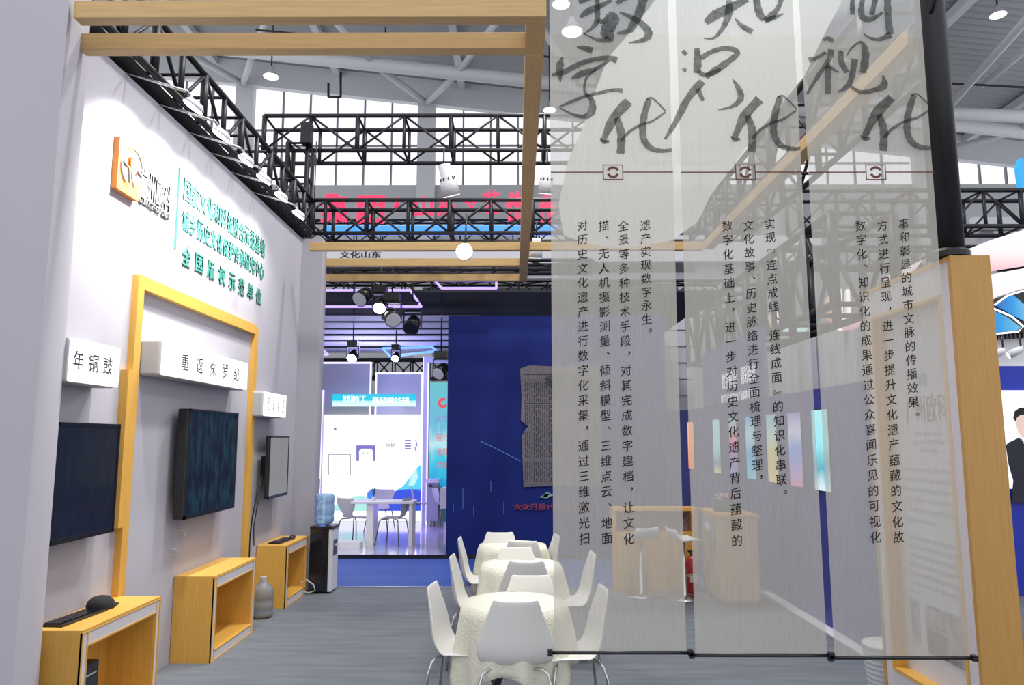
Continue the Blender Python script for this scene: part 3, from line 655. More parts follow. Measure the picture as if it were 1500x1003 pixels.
for i, (x0, x1, zb, lab, seal) in enumerate(((.192, .853, .800, 'sheer gauze banner, left of the three, with brush title and four text columns', 898),
                                   (.898, 1.552, .789, 'sheer gauze banner, middle of the three, with brush title and three text columns', 1092),
                                   (1.588, 2.262, .777, 'sheer gauze banner, right of the three, hanging in front of the wooden display panel', 1283))):
    t = thing('hanging_banner', lab, 'banner', ((x0 + x1) / 2, BY, zb), group='three gauze banners')
    mb = MB(); nx, nz = 16, 40; vs = []; fs = []
    for a in range(nz + 1):
        for b in range(nx + 1):
            u = b / nx; z = zb + (TOPZ - zb) * a / nz; vs.append((x0 + (x1 - x0) * u, BY + .012 + .004 * math.sin(u * 9 + i * 2 + z * .6), z))
    for a in range(nz):
        for b in range(nx): k = a * (nx + 1) + b; fs.append((k, k + 1, k + nx + 2, k + nx + 1))
    c = mb.add(vs, fs).build('cloth', 'banner_gauze', t, True)
    # keep true height in object space for the printed tint
    bar('bottom_rod', (x0 - .02, BY + .01, zb - .008), (x1 + .02, BY + .01, zb - .008), .009, 'bezel', t, 10)
    for x in (x0 - .02, x1 + .02): box('rod_end', 'bezel', t, x - .012, x + .012, BY - .004, BY + .024, zb - .022, zb + .006)
    bar('top_rod', (x0 - .01, BY + .01, TOPZ), (x1 + .01, BY + .01, TOPZ), .009, 'bezel', t, 10)
    for nm, strokes in BIG[i].items():
        m_ = MB(); 
        for k, s in enumerate(strokes): ribbon(m_, s, BY + .002 - .0004 * k, x1 - .004)
        m_.build('brush_character', 'brush_ink', t)
    # seal and rule
    zc = b2(seal, 252)[1]; xc = b2(seal, 252)[0]; xc = min(xc, x1 - .05)
    box('rule', 'seal_ink', t, x0, xc - .055, BY + .0, BY + .001, zc - .003, zc + .003); box('rule', 'seal_ink', t, xc + .055, x1, BY, BY + .001, zc - .003, zc + .003)
    m_ = MB()
    for a in ((-.055, .055, .038, .043), (-.055, .055, -.043, -.038), (-.055, -.050, -.043, .043), (.050, .055, -.043, .043)): m_.box(xc + a[0], xc + a[1], BY, BY + .001, zc + a[2], zc + a[3])
    m_.prism([(xc + q[0], zc + q[1]) for q in arcpts(0, 0, .034, 20, 160, .014)], 'y', BY, BY + .001); m_.prism([(xc + q[0], zc + q[1]) for q in arcpts(0, 0, .034, 200, 340, .014)], 'y', BY, BY + .001)
    m_.build('seal', 'seal_ink', t)
    cols_ = {0: [('对历史文化遗产进行数字化采集，通过三维激光扫', (853, 320), (853, 800)), ('描、无人机摄影测量、倾斜模型、三维点云、地面', (884, 320), (887, 800)), ('全景等多种技术手段，对其完成数字建档，让文化', (913, 320), (921, 800)), ('遗产实现数字永生。', (945, 320), (947, 497))],
             1: [('数字化基础上，进一步对历史文化遗产背后蕴藏的', (1065, 320), (1077, 803)), ('文化故事、历史脉络进行全面梳理与整理，', (1096, 320), (1109, 713)), ('实现『连点成线、连线成面』的知识化串联。', (1127, 318), (1146, 735))],
             2: [('数字化、知识化的成果通过公众喜闻乐见的可视化', (1260, 320), (1278, 798)), ('方式进行呈现，进一步提升文化遗产蕴藏的文化故', (1292, 320), (1311, 798)), ('事和彰显的城市文脉的传播效果。', (1323, 318), (1336, 620))]}[i]
    for s, p, q in cols_:
        n = len(s); xa, za = b2(*p); xb, zb_ = b2(*q); pitch = (za - zb_) / n; em = .062
        for k, ch in enumerate(s):
            f = (k + .5) / n; cx = min(max(xa + (xb - xa) * f * .55, x0 + .035), x1 - .035); cz = za - pitch * (k + .5)
            if ch in '、，。': cx += .018; cz += .012
            vertical_glyph(ch, em, (cx, BY, cz), t, 'small_ink')

# pale gauze sail behind banners
t = thing('gauze_sail', 'large pale gauze sail hanging behind the upper left and middle banners', 'fabric sail', (1.5, 7.0, 4))
SY = 7.2
outline_l = [(1010, -60), (960, 0), (915, 57), (890, 85), (866, 150), (852, 190), (832, 235), (826, 262), (818, 300), (826, 345)]
outline_r = [(1262, -60), (1234, 0), (1205, 55), (1178, 112), (1140, 158), (1108, 195), (1075, 240), (1040, 288), (1022, 325), (984, 352)]
vs = []; fs = []; n = 12
for j, (a, b) in enumerate(zip(outline_l, outline_r)):
    (xa, za), (xb, zb_) = onY(*a, SY), onY(*b, SY)
    for k in range(n + 1):
        u = k / n; vs.append((xa + (xb - xa) * u, SY + .30 * math.sin(PI * u) * (1 - .04 * j), za + (zb_ - za) * u - .05 * math.sin(PI * u)))
for j in range(len(outline_l) - 1):
    for k in range(n): q = j * (n + 1) + k; fs.append((q, q + 1, q + n + 2, q + n + 1))
o = MB().add(vs, fs).build('cloth', 'sail_gauze', t, True)
for a in (0, n): 
    p = Vector(vs[a]); bar('cord', p, p + Vector((0, 0, 1.2)), .006, 'lanyard', t)

# black pole and wooden display panel (right)
t = thing('black_pole', 'thick black pole rising from the top of the wooden display panel', 'pole', (2.47, 4.1, 2.86))
MB().tube([(2.455, 4.1, 2.86), (2.455, 4.1, 6.2)], .082, 20).build('shaft', 'pole_black', t, True); MB().lathe([(.11, 0), (.11, .03), (.085, .05)], (2.455, 4.1, 2.86), 20).build('collar', 'pole_black', t)
t = thing('poster_stand', 'tall white poster panel in a deep ochre wooden frame at the right', 'display panel', (2.5, 4.5, 0))
PX = 2.40
box('end_board', 'panelwood_shaded', t, PX, 2.62, 4.0, 4.03, 0, 2.855); box('top_board', 'cabwood_y', t, PX, 2.62, 4.03, 5.06, 2.83, 2.855); box('end_board', 'panelwood_shaded', t, PX, 2.62, 5.03, 5.06, 0, 2.83)
box('back_board', 'edgewhite', t, 2.60, 2.62, 4.03, 5.03, 0, 2.83)
for a in ((4.03, 4.12, 0, 2.83), (4.94, 5.03, 0, 2.83), (4.12, 4.94, 2.66, 2.83), (4.12, 4.94, 0, .40)): box('white_border', 'edgewhite', t, PX + .005, PX + .03, *a)
for a in ((4.12, 4.14, .40, 2.66), (4.92, 4.94, .40, 2.66), (4.14, 4.92, 2.64, 2.66), (4.14, 4.92, .40, .42)): box('inner_frame', 'cabwood_y', t, PX - .003, PX + .10, *a)
box('poster', 'poster_white', t, PX + .085, PX + .10, 4.14, 4.92, .42, 2.64)
fx = PX + .083
yc = 4.50
text('广州欧科', (.46, .17), (fx, yc, 2.03), 'left', t, 'letter_grey', bold=.0)
box('emblem', 'text_pale', t, fx - .001, fx + .001, 4.47, 4.57, 2.17, 2.25)
for k, (wd, zz) in enumerate(((.30, 1.88), (.34, 1.83), (.22, 1.78))): text('城乡历史文化遗产数字化'[:11 - 3 * (k == 2)], (wd, .03), (fx, yc, zz), 'left', t, 'text_pale')
para = '城乡历史文化保护传承研究中心对历史文化遗产进行数字化采集'
for k in range(6): text(para[k:] + para[:k] if k < 5 else para[:14], (.62 if k < 5 else .33, .026), (fx, yc - (0 if k < 5 else -.145), 1.66 - .062 * k), 'left', t, 'text_pale')
for k in range(7): text(para[k * 3:] + para[:k * 3] if k < 6 else para[:4], (.62 if k < 6 else .10, .026), (fx, yc - (0 if k < 6 else -.26), 1.24 - .055 * k), 'left', t, 'text_pale')
for k, (a, b, c, d, m_) in enumerate(((4.74, 4.83, .60, .86, 'photo_grey'), (4.46, 4.66, .73, .86, 'photo_grey'), (4.20, 4.45, .73, .86, 'photo_grey'), (4.46, 4.66, .58, .72, 'photo_dark'), (4.20, 4.45, .58, .72, 'photo_grey'))):
    box('printed_photo', m_, t, fx - .002, fx + .001, a, b, c, d)
t = thing('waste_bin', 'ribbed white waste bin beside the far edge of the display panel', 'bin', (2.58, 5.32, 0))
prof = [(.10, 0)]; h = 0
for k in range(14): prof += [(.115 + .0035 * k, h), (.125 + .0035 * k, h + .016), (.115 + .0035 * k, h + .032)]; h += .033
MB().lathe(prof, (2.56, 5.32, 0), 28).build('body', 'bin_white', t, True)
tag(MB().tube([(2.25, 5.5, .01), (2.33, 5.42, .02), (2.42, 5.35, .012), (2.5, 5.2, .01)], .008, 6).build('power_cable', 'cable_black', None, True), 'thin dark cable on the carpet by the ribbed bin', 'cable')

# ================================================================== tables and chairs
def chair_shell(prof, thick=.012, cup=.05):
    n = 12; vs = []; fs = []
    for j, (y, z, hw, c) in enumerate(prof):
        for k in range(n + 1):
            u = -1 + 2 * k / n; s = j / (len(prof) - 1)
            vs.append((u * hw, y + (c * u * u if s > .45 else 0), z + (c * .5 * u * u if s <= .45 else 0) + (.012 * u ** 4 if j == len(prof) - 1 else 0)))
    for j in range(len(prof) - 1):
        for k in range(n): q = j * (n + 1) + k; fs.append((q, q + 1, q + n + 2, q + n + 1))
    return MB().add(vs, fs)
def make_chair(label, prof, m, leg_m, legs, name='chair', group=None):
    t = thing(name, label, 'chair', (0, 0, 0), group=group)
    o = chair_shell(prof).build('seat_shell', m, t, True)
    md = o.modifiers.new('s', 'SOLIDIFY'); md.thickness = .012; md.offset = 0
    md = o.modifiers.new('d', 'SUBSURF'); md.levels = 1; md.render_levels = 1
    for p in legs: MB().tube(p, .0095, 8).build('leg', leg_m, t, True)
    return t
PROF = [(.14, .435, .185, .0), (.13, .452, .21, .0), (.08, .462, .225, .01), (.0, .452, .220, .02), (-.10, .446, .212, .035), (-.17, .458, .222, .05), (-.212, .505, .242, .055), (-.232, .565, .248, .055), (-.242, .64, .228, .055), (-.252, .72, .196, .045), (-.262, .80, .160, .03), (-.268, .862, .142, .02)]
LEGS = [[(sx * .06, sy * .09 - .03, .437), (sx * .17, sy * .135 - .04, .432), (sx * .205, sy * .155 - .045, .41), (sx * .222, sy * .17 - .05, .34), (sx * .25, sy * .20 - .05, 0)] for sx in (-1, 1) for sy in (-1, 1)]
CG = 'white shell chairs around the three cloth-covered tables'
def cb(px, py, face):  # where the middle of the back's top edge stands -> chair origin
    x, y = onZ(px, py, .862); dx, dy = {'in': (0, .268), 'out': (0, -.268), 'r': (.268, 0), 'l': (-.268, 0)}[face]
    return (x + dx, y + dy, 0), {'in': 0, 'out': PI, 'r': -PI / 2, 'l': PI / 2}[face]
c0 = None
for px, py, face, lab, tw in ((755, 880, 'in', 'white shell chair nearest the camera, its back turned to us', 0), (628, 857, 'r', 'white shell chair on the left side of the nearest table', -.12), (889, 861, 'l', 'white shell chair on the right of the nearest table, partly behind the left banner', .1),
                          (779, 842, 'out', 'white shell chair facing us on the far side of the nearest table', .03), (771, 822, 'in', 'white shell chair seen from behind at the near side of the second table', 0), (659, 814, 'r', 'white shell chair on the left side of the second table', -.05),
                          (872, 810, 'l', 'white shell chair on the right side of the second table, seen through the banner', .08), (756, 801, 'out', 'white shell chair facing us on the far side of the second table', 0),
                          (773, 791, 'in', 'white shell chair seen from behind at the near side of the furthest table', -.2), (671, 788, 'r', 'white shell chair on the left side of the furthest table', 0), (819, 784, 'l', 'white shell chair on the right side of the furthest table', .15), (732, 781, 'out', 'white shell chair facing us behind the furthest table', 0)):
    loc, rz = cb(px, py, face)
    if 'furthest table' in lab and face in ('in', 'out'): loc = (loc[0], loc[1] + (-.08 if face == 'in' else .10), 0)
    if c0 is None: c0 = make_chair(lab, PROF, 'chair_white', 'chrome', LEGS, group=CG); c0.location = loc; c0.rotation_euler = (0, 0, rz)
    else: dup(c0, loc, rz + tw, lab)

def cloth(cx, cy, seed, half=.72, r=.355):
    N = 96; vs = [(cx, cy, .752)]; fs = []; rr = random.Random(seed); ph = [rr.random() * 6 for _ in range(4)]; rot = rr.uniform(-.15, .35)
    rings = [.33, .8, .98] ; J = 9
    for f_ in rings:
        for i in range(N): a = 2 * PI * i / N; vs.append((cx + r * f_ * math.cos(a), cy + r * f_ * math.sin(a), .752))
    for j in range(1, J + 1):
        for i in range(N):
            a = 2 * PI * i / N; L = half / max(abs(math.cos(a + rot)), abs(math.sin(a + rot))) - r; L = min(L, .58); s = j / J
            fold = math.sin(9 * a + ph[0]) * .6 + math.sin(14 * a + ph[1]) * .4; rad = r + .008 + .05 * s + fold * .036 * min(1, s * 1.6)
            vs.append((cx + rad * math.cos(a), cy + rad * math.sin(a), .745 - L * s + .006 * math.sin(17 * a + ph[2]) * s))
    for i in range(N): fs.append((0, 1 + i, 1 + (i + 1) % N))
    R_ = len(rings) + J
    for j in range(R_ - 1):
        for i in range(N): fs.append((1 + j * N + i, 1 + (j + 1) * N + i, 1 + (j + 1) * N + (i + 1) % N, 1 + j * N + (i + 1) % N))
    return MB().add(vs, fs)
for k, (cx, cy, lab, cl) in enumerate(((-.01, 5.20, 'round table nearest the camera, chrome legs under a cream cloth', 'cream crinkled tablecloth on the nearest round table'),
                               (.05, 6.76, 'middle of the three round tables, under a cream cloth', 'cream tablecloth on the middle round table'), (-.03, 7.95, 'furthest of the three round tables, under a cream cloth', 'cream tablecloth on the furthest round table'))):
    t = thing('round_table', lab, 'table', (cx, cy, 0), group='round tables in the booth')
    MB().lathe([(.34, .722), (.35, .727), (.35, .740), (.34, .745)], (cx, cy, 0), 40).build('tabletop', 'chair_white', t)
    MB().lathe([(.04, .40), (.04, .722)], (cx, cy, 0), 16).build('column', 'dark_chrome', t, True)
    for a in (45, 135, 225, 315): MB().tube([(cx + .02 * math.cos(R(a)), cy + .02 * math.sin(R(a)), .46), (cx + .30 * math.cos(R(a)), cy + .30 * math.sin(R(a)), .0)], [.018, .013], 10).build('leg', 'dark_chrome', t, True)
    o = cloth(cx, cy, 3 + k).build('tablecloth', 'cloth_cream', None, True); tag(o, cl, 'tablecloth', 'cream tablecloths')
    md = o.modifiers.new('s', 'SOLIDIFY'); md.thickness = .003

# ================================================================== back: platform, blue wall, newspaper
struct('floor_aisle', MB().box(-4.2, 2.9, 9.60, 11.80, 0, .006), 'blue_step', 'saturated blue aisle carpet behind the booth')
tag(MB().tube([(-2.2, 9.58, .006), (-1.6, 9.60, .006), (-.6, 9.57, .006)], .008, 5).build('floor_tape', 'cable_white', None, True), 'thin white cable or tape along the near edge of the blue carpet', 'tape')
struct('floor_platform', MB().box(-7, 2.2, 11.84, 18.5, 0, .06), 'gloss_floor', 'glossy pale platform floor of the neighbouring booth')
struct('trim_20', MB().box(-7, 2.2, 11.80, 11.84, 0, .064), 'bezel', 'thin dark edge strip of the low platform')
struct('wall_blue', MB().box(-1.085, 2.4, 11.82, 11.95, .0, 3.83), 'blue_wall', 'tall deep blue display wall facing the tables')
NY = 11.80
light('blue_wall_spot', 'SPOT', (3.6, 9.9, 5.2), (1.3, 11.8, 2.9), 130, (.85, .88, 1), .1, spot=46, blend=.25)
t = thing('newspaper_print', 'torn grey newspaper page printed on the blue wall', 'print', (.8, NY, 1.11))
(xa, za), (xb, zb_) = onY(762, 535, NY), onY(880, 712, NY)
out = [(762, 540), (775, 535), (820, 537), (860, 534), (880, 536), (879, 620), (881, 700), (878, 712), (820, 711), (767, 713), (765, 660), (764, 640), (770, 628), (774, 624), (763, 616), (764, 580)]
MB().prism([onY(*p, NY) for p in out][::-1], 'y', NY - .004, NY + .018).build('page', 'newsprint', t)
def nl(x0, y0, x1, y1, m_='news_ink', name='print_line', e=0):
    (a, b), (c, d) = onY(x0, y0, NY), onY(x1, y1, NY); return MB().box(a, c, NY - .006 - e, NY - .004, d, b).build(name, m_, t)
for y in (548, 556, 590, 673, 708): nl(768, y, 876, y + 1)
mb = MB()
for k in range(34):
    x = 769 + k * 3.15
    for (ya, yb) in ((593, 670), (676, 706), (560, 588)):
        y = ya
        while y < yb:
            l = random.uniform(4, 14)
            if x > 776 or y < 615 or y > 632: (a, b), (c, d) = onY(x, y, NY), onY(x + 1.4, min(y + l, yb), NY); mb.box(a, c, NY - .0055, NY - .004, d, b)
            y += l + random.uniform(1.5, 3)
o = mb.build('print_columns', 'news_ink', t); o['kind'] = 'stuff'
for k, ch in enumerate('报日众大'): 
    x, z = onY(806 + 19 * k, 558, NY); text(ch, (.16, .18), (x, NY - .007, z), 'front', t, 'ink', name='character', bold=.03, shear=.15)
t = thing('wall_caption', 'small red caption on the blue wall under the newspaper', 'lettering', (.4, NY, .8))
x, z = onY(812, 742, NY); text('大众日报1939年创刊号', (1.27, .10), (x, NY, z), 'front', t, 'news_red', extrude=.004, bold=.01)
t = thing('wall_streak', 'pale printed arc and drifting light specks on the blue wall', 'print', (-.2, NY, 1.5))
glow('speck', (.10, .22, .55), .8)
def streak(pts, r, nm): MB().tube([(*[onY(a, b, NY - .003)[0]], NY - .003, onY(a, b, NY - .003)[1]) for a, b in pts], r, 5).build(nm, 'speck', t)
streak([(704, 646), (725, 656), (745, 666), (762, 675)], .004, 'arc')
for a, b, c in ((678, 715, 745), (694, 742, 755), (664, 738, 750), (738, 735, 752), (719, 704, 720)): streak([(a, b), (a, c)], .003, 'speck')
t = thing('leaf_print', 'small pale green sprig printed under the newspaper page', 'print', (.3, NY, 1.05))
mat('sprig', (.25, .42, .38), .6)
for a in ((790, 728, 812, 724), (795, 727, 806, 722), (800, 726, 812, 729)): MB().prism([onY(a[0], a[1], NY), onY((a[0] + a[2]) / 2, a[3] - 1.5, NY), onY(a[2], a[3], NY), onY((a[0] + a[2]) / 2, a[1] + 1.5, NY)], 'y', NY - .004, NY + .018).build('leaf', 'sprig', t)

# reception counter
t = thing('reception_counter', 'ochre reception counter with an open recess along its front', 'counter', (1.7, 9.45, 0))
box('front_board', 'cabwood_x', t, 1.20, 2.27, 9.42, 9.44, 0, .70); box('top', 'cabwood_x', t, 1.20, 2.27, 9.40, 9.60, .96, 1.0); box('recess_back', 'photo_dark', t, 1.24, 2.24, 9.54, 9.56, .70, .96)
box('stile', 'cabwood_z', t, 1.20, 1.25, 9.42, 9.60, .70, .96); box('stile', 'cabwood_z', t, 2.20, 2.27, 9.42, 9.60, .70, .96); box('recess_shelf', 'cabwood_x', t, 1.20, 2.27, 9.44, 9.60, .68, .70)
t = thing('counter_block', 'pale ochre end block of the reception counter, nearer the camera', 'counter', (2.5, 8.9, 0))
mat('pale_wood', (.62, .42, .20), .5, var=.06, scale=4, stretch=(1, 1, 10))
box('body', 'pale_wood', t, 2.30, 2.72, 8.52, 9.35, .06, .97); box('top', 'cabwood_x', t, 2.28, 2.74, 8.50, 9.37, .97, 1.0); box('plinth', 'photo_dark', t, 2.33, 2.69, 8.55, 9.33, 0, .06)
mat('emblem_grey', (.30, .31, .34), .5)
MB().prism([(9.25, .92), (8.75, .90), (8.70, .72), (8.85, .50), (8.98, .50), (8.88, .62), (9.05, .66), (9.10, .76), (9.28, .78)], 'x', 2.285, 2.30).build('emblem', 'emblem_grey', t)
MB().prism([(9.12, .86), (8.90, .86), (8.92, .78), (9.12, .80)], 'x', 2.278, 2.286).build('emblem_inlay', 'plaster_white', t)
# flowers
t = thing('flower_arrangement', 'low arrangement of pink flowers and leaves on the counter', 'flowers', (2.5, 8.95, 1.0))
box('planter', 'bezel', t, 2.36, 2.64, 8.88, 9.02, 1.0, 1.05)
for k in range(46):
    x, y, z = 2.36 + random.random() * .28, 8.88 + random.random() * .14, 1.04 + random.random() * .10; a = random.random() * 6
    MB().prism([(0, 0), (.025, .012), (.06, 0), (.025, -.012)], 'z', 0, .002).xform(Matrix.Translation((x, y, z)) @ Euler((random.uniform(-.8, .8), random.uniform(-1.2, .2), a)).to_matrix().to_4x4()).build('leaf', 'leaf', t)
for k in range(14):
    x, y = 2.38 + random.random() * .24, 8.90 + random.random() * .10; MB().lathe([(.006, -.012), (.022, 0), (.016, .014), (.004, .018)], (x, y, 1.12 + random.random() * .08), 8).build('bloom', 'flower', t, True)
# extinguisher
t = thing('fire_extinguisher', 'dark red fire extinguisher standing by the counter', 'fire extinguisher', (2.16, 9.28, 0))
MB().lathe([(.075, 0), (.08, .02), (.08, .36), (.06, .41), (.025, .44)], (2.15, 9.28, 0), 20).build('cylinder', 'red_ext', t, True); box('label_plate', 'plaster_white', t, 2.10, 2.20, 9.195, 9.20, .14, .24)
box('valve', 'bezel', t, 2.13, 2.17, 9.26, 9.30, .44, .48); MB().tube([(2.17, 9.28, .47), (2.23, 9.26, .5), (2.25, 9.25, .35), (2.24, 9.24, .2)], .01, 6).build('hose', 'bezel', t, True); box('handle', 'bezel', t, 2.10, 2.19, 9.27, 9.29, .48, .50)
# bar stools
def stool(loc, rz, label):
    t = thing('bar_stool', label, 'stool', (0, 0, 0), group='white bar stools at the counter')
    o = chair_shell([(.17, .66, .15, 0), (.12, .675, .18, .01), (0, .67, .19, .015), (-.10, .67, .19, .02), (-.16, .70, .185, .03), (-.185, .76, .17, .03), (-.195, .80, .14, .02)]).build('seat_shell', 'chair_white', t, True)
    md = o.modifiers.new('s', 'SOLIDIFY'); md.thickness = .02
    MB().lathe([(.20, 0), (.20, .012), (.05, .03), (.03, .04), (.025, .35), (.018, .36), (.018, .66)], (0, 0, 0), 24).build('pedestal', 'chrome', t, True)
    MB().tube([(.0, .02, .25), (.10, .10, .25), (.0, .19, .25), (-.10, .10, .25), (0, .02, .25)], .008, 6).build('foot_rest', 'chrome', t, True)
    t.location = loc; t.rotation_euler = (0, 0, rz); return t
st = stool((1.98, 8.95, 0), R(-80), 'white bar stool in front of the counter corner')
dup(st, (1.50, 9.1, 0), R(20), 'white bar stool in front of the long counter front, left of the other')

# ================================================================== neighbouring booth (left, on the platform)
NB = 16.5
t = thing('graphic_wall', 'white backlit graphic wall with blue waves and small prints', 'display wall', (-3, NB, .06))
(x0, z1), (x1, _) = onY(474, 607, NB), onY(622, 609, NB)
box('lightbox', 'lightbox_white', t, x0, x1, NB, NB + .12, .07, z1)
def gp(pts, m_, name, e=0): return MB().prism([onY(*p, NB) for p in pts][::-1], 'y', NB - .004 - e, NB - .001).build(name, m_, t)
gp([(540, 748), (540, 725), (548, 718), (562, 718), (575, 721), (590, 712), (600, 700), (608, 688), (614, 682), (621, 680), (621, 748)], 'wave_cyan', 'wave')
gp([(538, 748), (538, 722), (544, 716), (556, 716), (568, 720), (580, 722), (600, 716), (621, 716), (621, 748)], 'wave_blue', 'wave', .002)
gp([(555, 748), (560, 735), (570, 724), (585, 717), (600, 716), (621, 720), (621, 748)], 'wave_deep', 'wave', .004)
gp([(478, 748), (492, 740), (508, 731), (522, 726), (534, 726), (545, 733), (550, 748)], 'wave_mint', 'wave', .003)
gp([(484, 750), (484, 738), (476, 728), (474, 748)], 'wave_cyan', 'wave', .001)
gp([(604, 694), (610, 684), (612, 700), (606, 712), (598, 710)], 'print_cyan', 'wave', .006)
gp([(522, 652), (522, 675), (526, 675), (526, 660), (530, 657), (544, 657), (546, 660), (546, 675), (550, 675), (550, 652)], 'print_violet', 'printed_gate', .002)
for k in range(4): gp([(593, 644 + 4 * k), (602, 644 + 4 * k), (602, 646 + 4 * k), (593, 646 + 4 * k)], 'print_violet', 'printed_bar', .002)
for a in ((481, 665, 514, 666), (481, 695, 514, 696), (481, 665, 482, 696), (513, 665, 514, 696)): gp([(a[0], a[1]), (a[2], a[1]), (a[2], a[3]), (a[0], a[3])], 'print_grey', 'printed_outline', .002)
def gt(s, px, py, wd, ht, m_='print_grey'): x, z = onY(px, py, NB); text(s, (wd, ht), (x, NB - .006, z), 'front', t, m_)
gt('数字', 536, 664, .15, .06); gt('你好', 572, 652, .2, .09, 'ink'); gt('数字出版', 531, 621, .22, .03, 'print_pale'); gt('历史文化', 566, 622, .2, .03, 'print_pale'); gt('知识', 598, 622, .12, .03, 'print_pale'); gt('知', 503, 672, .04, .05); gt('识', 504, 693, .04, .04)
x, z = onY(491, 628, NB); MB().lathe([(.03, -.002), (.03, 0)], (x, NB - .004, z), 12, 'y').build('printed_emblem', 'print_violet', t); gt('文化', 505, 629, .09, .03, 'print_pale')
MB().tube([(onY(609, 644, NB)[0], NB - .005, onY(609, 644, NB)[1]), (onY(611, 652, NB)[0], NB - .005, onY(611, 652, NB)[1]), (onY(608, 656, NB)[0], NB - .005, onY(608, 656, NB)[1]), (onY(610, 663, NB)[0], NB - .005, onY(610, 663, NB)[1])], .012, 5).build('printed_figure', 'print_violet', t)
# upper panels
def upanel(a, b, Y, label, m_='grey_panel'):
    (x0, z1), (x1, z0) = onY(*a, Y), onY(*b, Y); t = thing('upper_panel', label, 'panel', ((x0 + x1) / 2, Y, z0), group='edge-lit panels above the graphic wall')
    box('board', m_, t, x0, x1, Y, Y + .06, z0, z1)
    box('post', 'grey_panel', t, x0 + .1, x0 + .2, Y + .06, Y + .12, .06, z1); box('post', 'grey_panel', t, x1 - .2, x1 - .1, Y + .06, Y + .12, .06, z1)
    for q in ((x0, x0 + .04, z0, z1), (x1 - .04, x1, z0, z1), (x0 + .04, x1 - .04, z1 - .04, z1)): box('edge_light', 'led_lilac', t, q[0], q[1], Y - .01, Y, q[2], q[3])
upanel((466, 530), (543, 609), 16.7, 'large pale grey edge-lit panel above the left half of the graphic wall')
upanel((550, 545), (619, 609), 17.1, 'smaller violet-grey edge-lit panel above the right half of the graphic wall', 'lilac')
t = thing('led_banner', 'cyan illuminated strip sign with white characters over the graphic wall', 'sign', (-3, 16.3, 2.7))
(x0, z1), (x1, z0) = onY(487, 577, 16.3), onY(609, 595, 16.3); box('panel', 'banner_cyan', t, x0, x1, 16.3, 16.36, z0, z1); box('bracket', 'lilac', t, x0 + .3, x0 + .4, 16.36, 16.7, z0 + .05, z0 + .12); box('bracket', 'lilac', t, x1 - .4, x1 - .3, 16.36, 17.1, z0 + .05, z0 + .12)
x, z = onY(519, 584, 16.29); text('智慧视听广汇', (.5, .14), (x, 16.29, z), 'front', t, 'text_white', bold=.02); x, z = onY(572, 586, 16.29); text('视听新媒体融合生态圈', (.80, .14), (x, 16.29, z), 'front', t, 'text_white', bold=.02)
t = thing('column_panel', 'tall lilac edge-lit column at the right of the graphic wall', 'column', (-2, 16.1, .06))
(x0, _), (x1, z1) = onY(621, 530, 16.0), onY(629, 522, 16.0); box('column', 'lilac', t, x0, x1, 16.0, 16.2, .06, z1); box('header', 'lilac', t, x1, x1 + .7, 16.0, 16.2, z1 - .14, z1)
box('edge_light', 'led_lilac', t, x0 - .02, x0, 15.99, 16.02, .06, z1); box('edge_light', 'led_lilac', t, x1 - .03, x1, 15.99, 16.0, .06, z1 - .14)
t = thing('wall_poster', 'cyan poster with a red round emblem and red writing by the blue wall', 'poster', (-1.5, 15.9, 1.0))
(x0, z1), (x1, z0) = onY(630, 560, 15.8), onY(668, 712, 15.8); box('board', 'poster_cyan', t, x0, x1, 15.8, 15.86, z0, z1); box('stand', 'lilac', t, x0, x1, 15.87, 15.9, .06, z1)
x, z = onY(649, 590, 15.8); MB().prism([(x + q[0], z + q[1]) for q in arcpts(0, 0, .11, 60, 330, .06)], 'y', 15.79, 15.80).build('emblem', 'print_red', t)
for s_, a, b in (('数字', 646, 613), ('振兴', 647, 641), ('金融', 648, 661), ('共享', 648, 681)): x, z = onY(a, b, 15.79); text(s_, (.25, .15), (x, 15.79, z), 'front', t, 'print_red' if b > 620 else 'lilac')
struct('wall_platform_left', MB().box(-6, -4.25, 15.6, 15.7, .06, 3.2), 'lilac', 'pale lilac side wall of the neighbouring booth')
t = thing('light_column', 'narrow edge-lit white column behind the blue water bottle', 'column', (-3.2, 12.4, .4)); (x0, _), (x1, z1) = onY(459, 600, 15.4), onY(474, 571, 15.4); box('column', 'lilac', t, x0, x1, 15.4, 15.5, .06, z1); box('edge_light', 'led_lilac', t, x1 - .02, x1, 15.38, 15.4, .06, z1); 
(x0, z1), (x1, z0) = onY(463, 701, 15.35), onY(468, 716, 15.35); box('control_box', 'bezel', t, x0, x1, 15.34, 15.4, z0, z1)
# violet slatted ceiling
t = thing('slatted_ceiling', 'row of pale violet ceiling slats over the neighbouring booth', 'ceiling slats', (-2.2, 12, 3.83))
for k, (ya, yb) in enumerate(((12.0, 12.50), (12.74, 13.30), (13.55, 14.05), (14.36, 14.95), (15.28, 15.95), (16.35, 17.2))): box('slat', 'lilac', t, -5.2, -.6, ya, yb, 3.85, 3.862)
struct('ceiling_dark', MB().box(-6, 3.4, 12.0, 20, 4.25, 4.29), 'dark_void', 'black ceiling void over the neighbouring booths')
truss('box_truss', 'black truss low behind the slatted violet ceiling', (-5, 17.2, 3.25), (-1.6, 17.2, 3.25), .4, .45, .45, far=True)
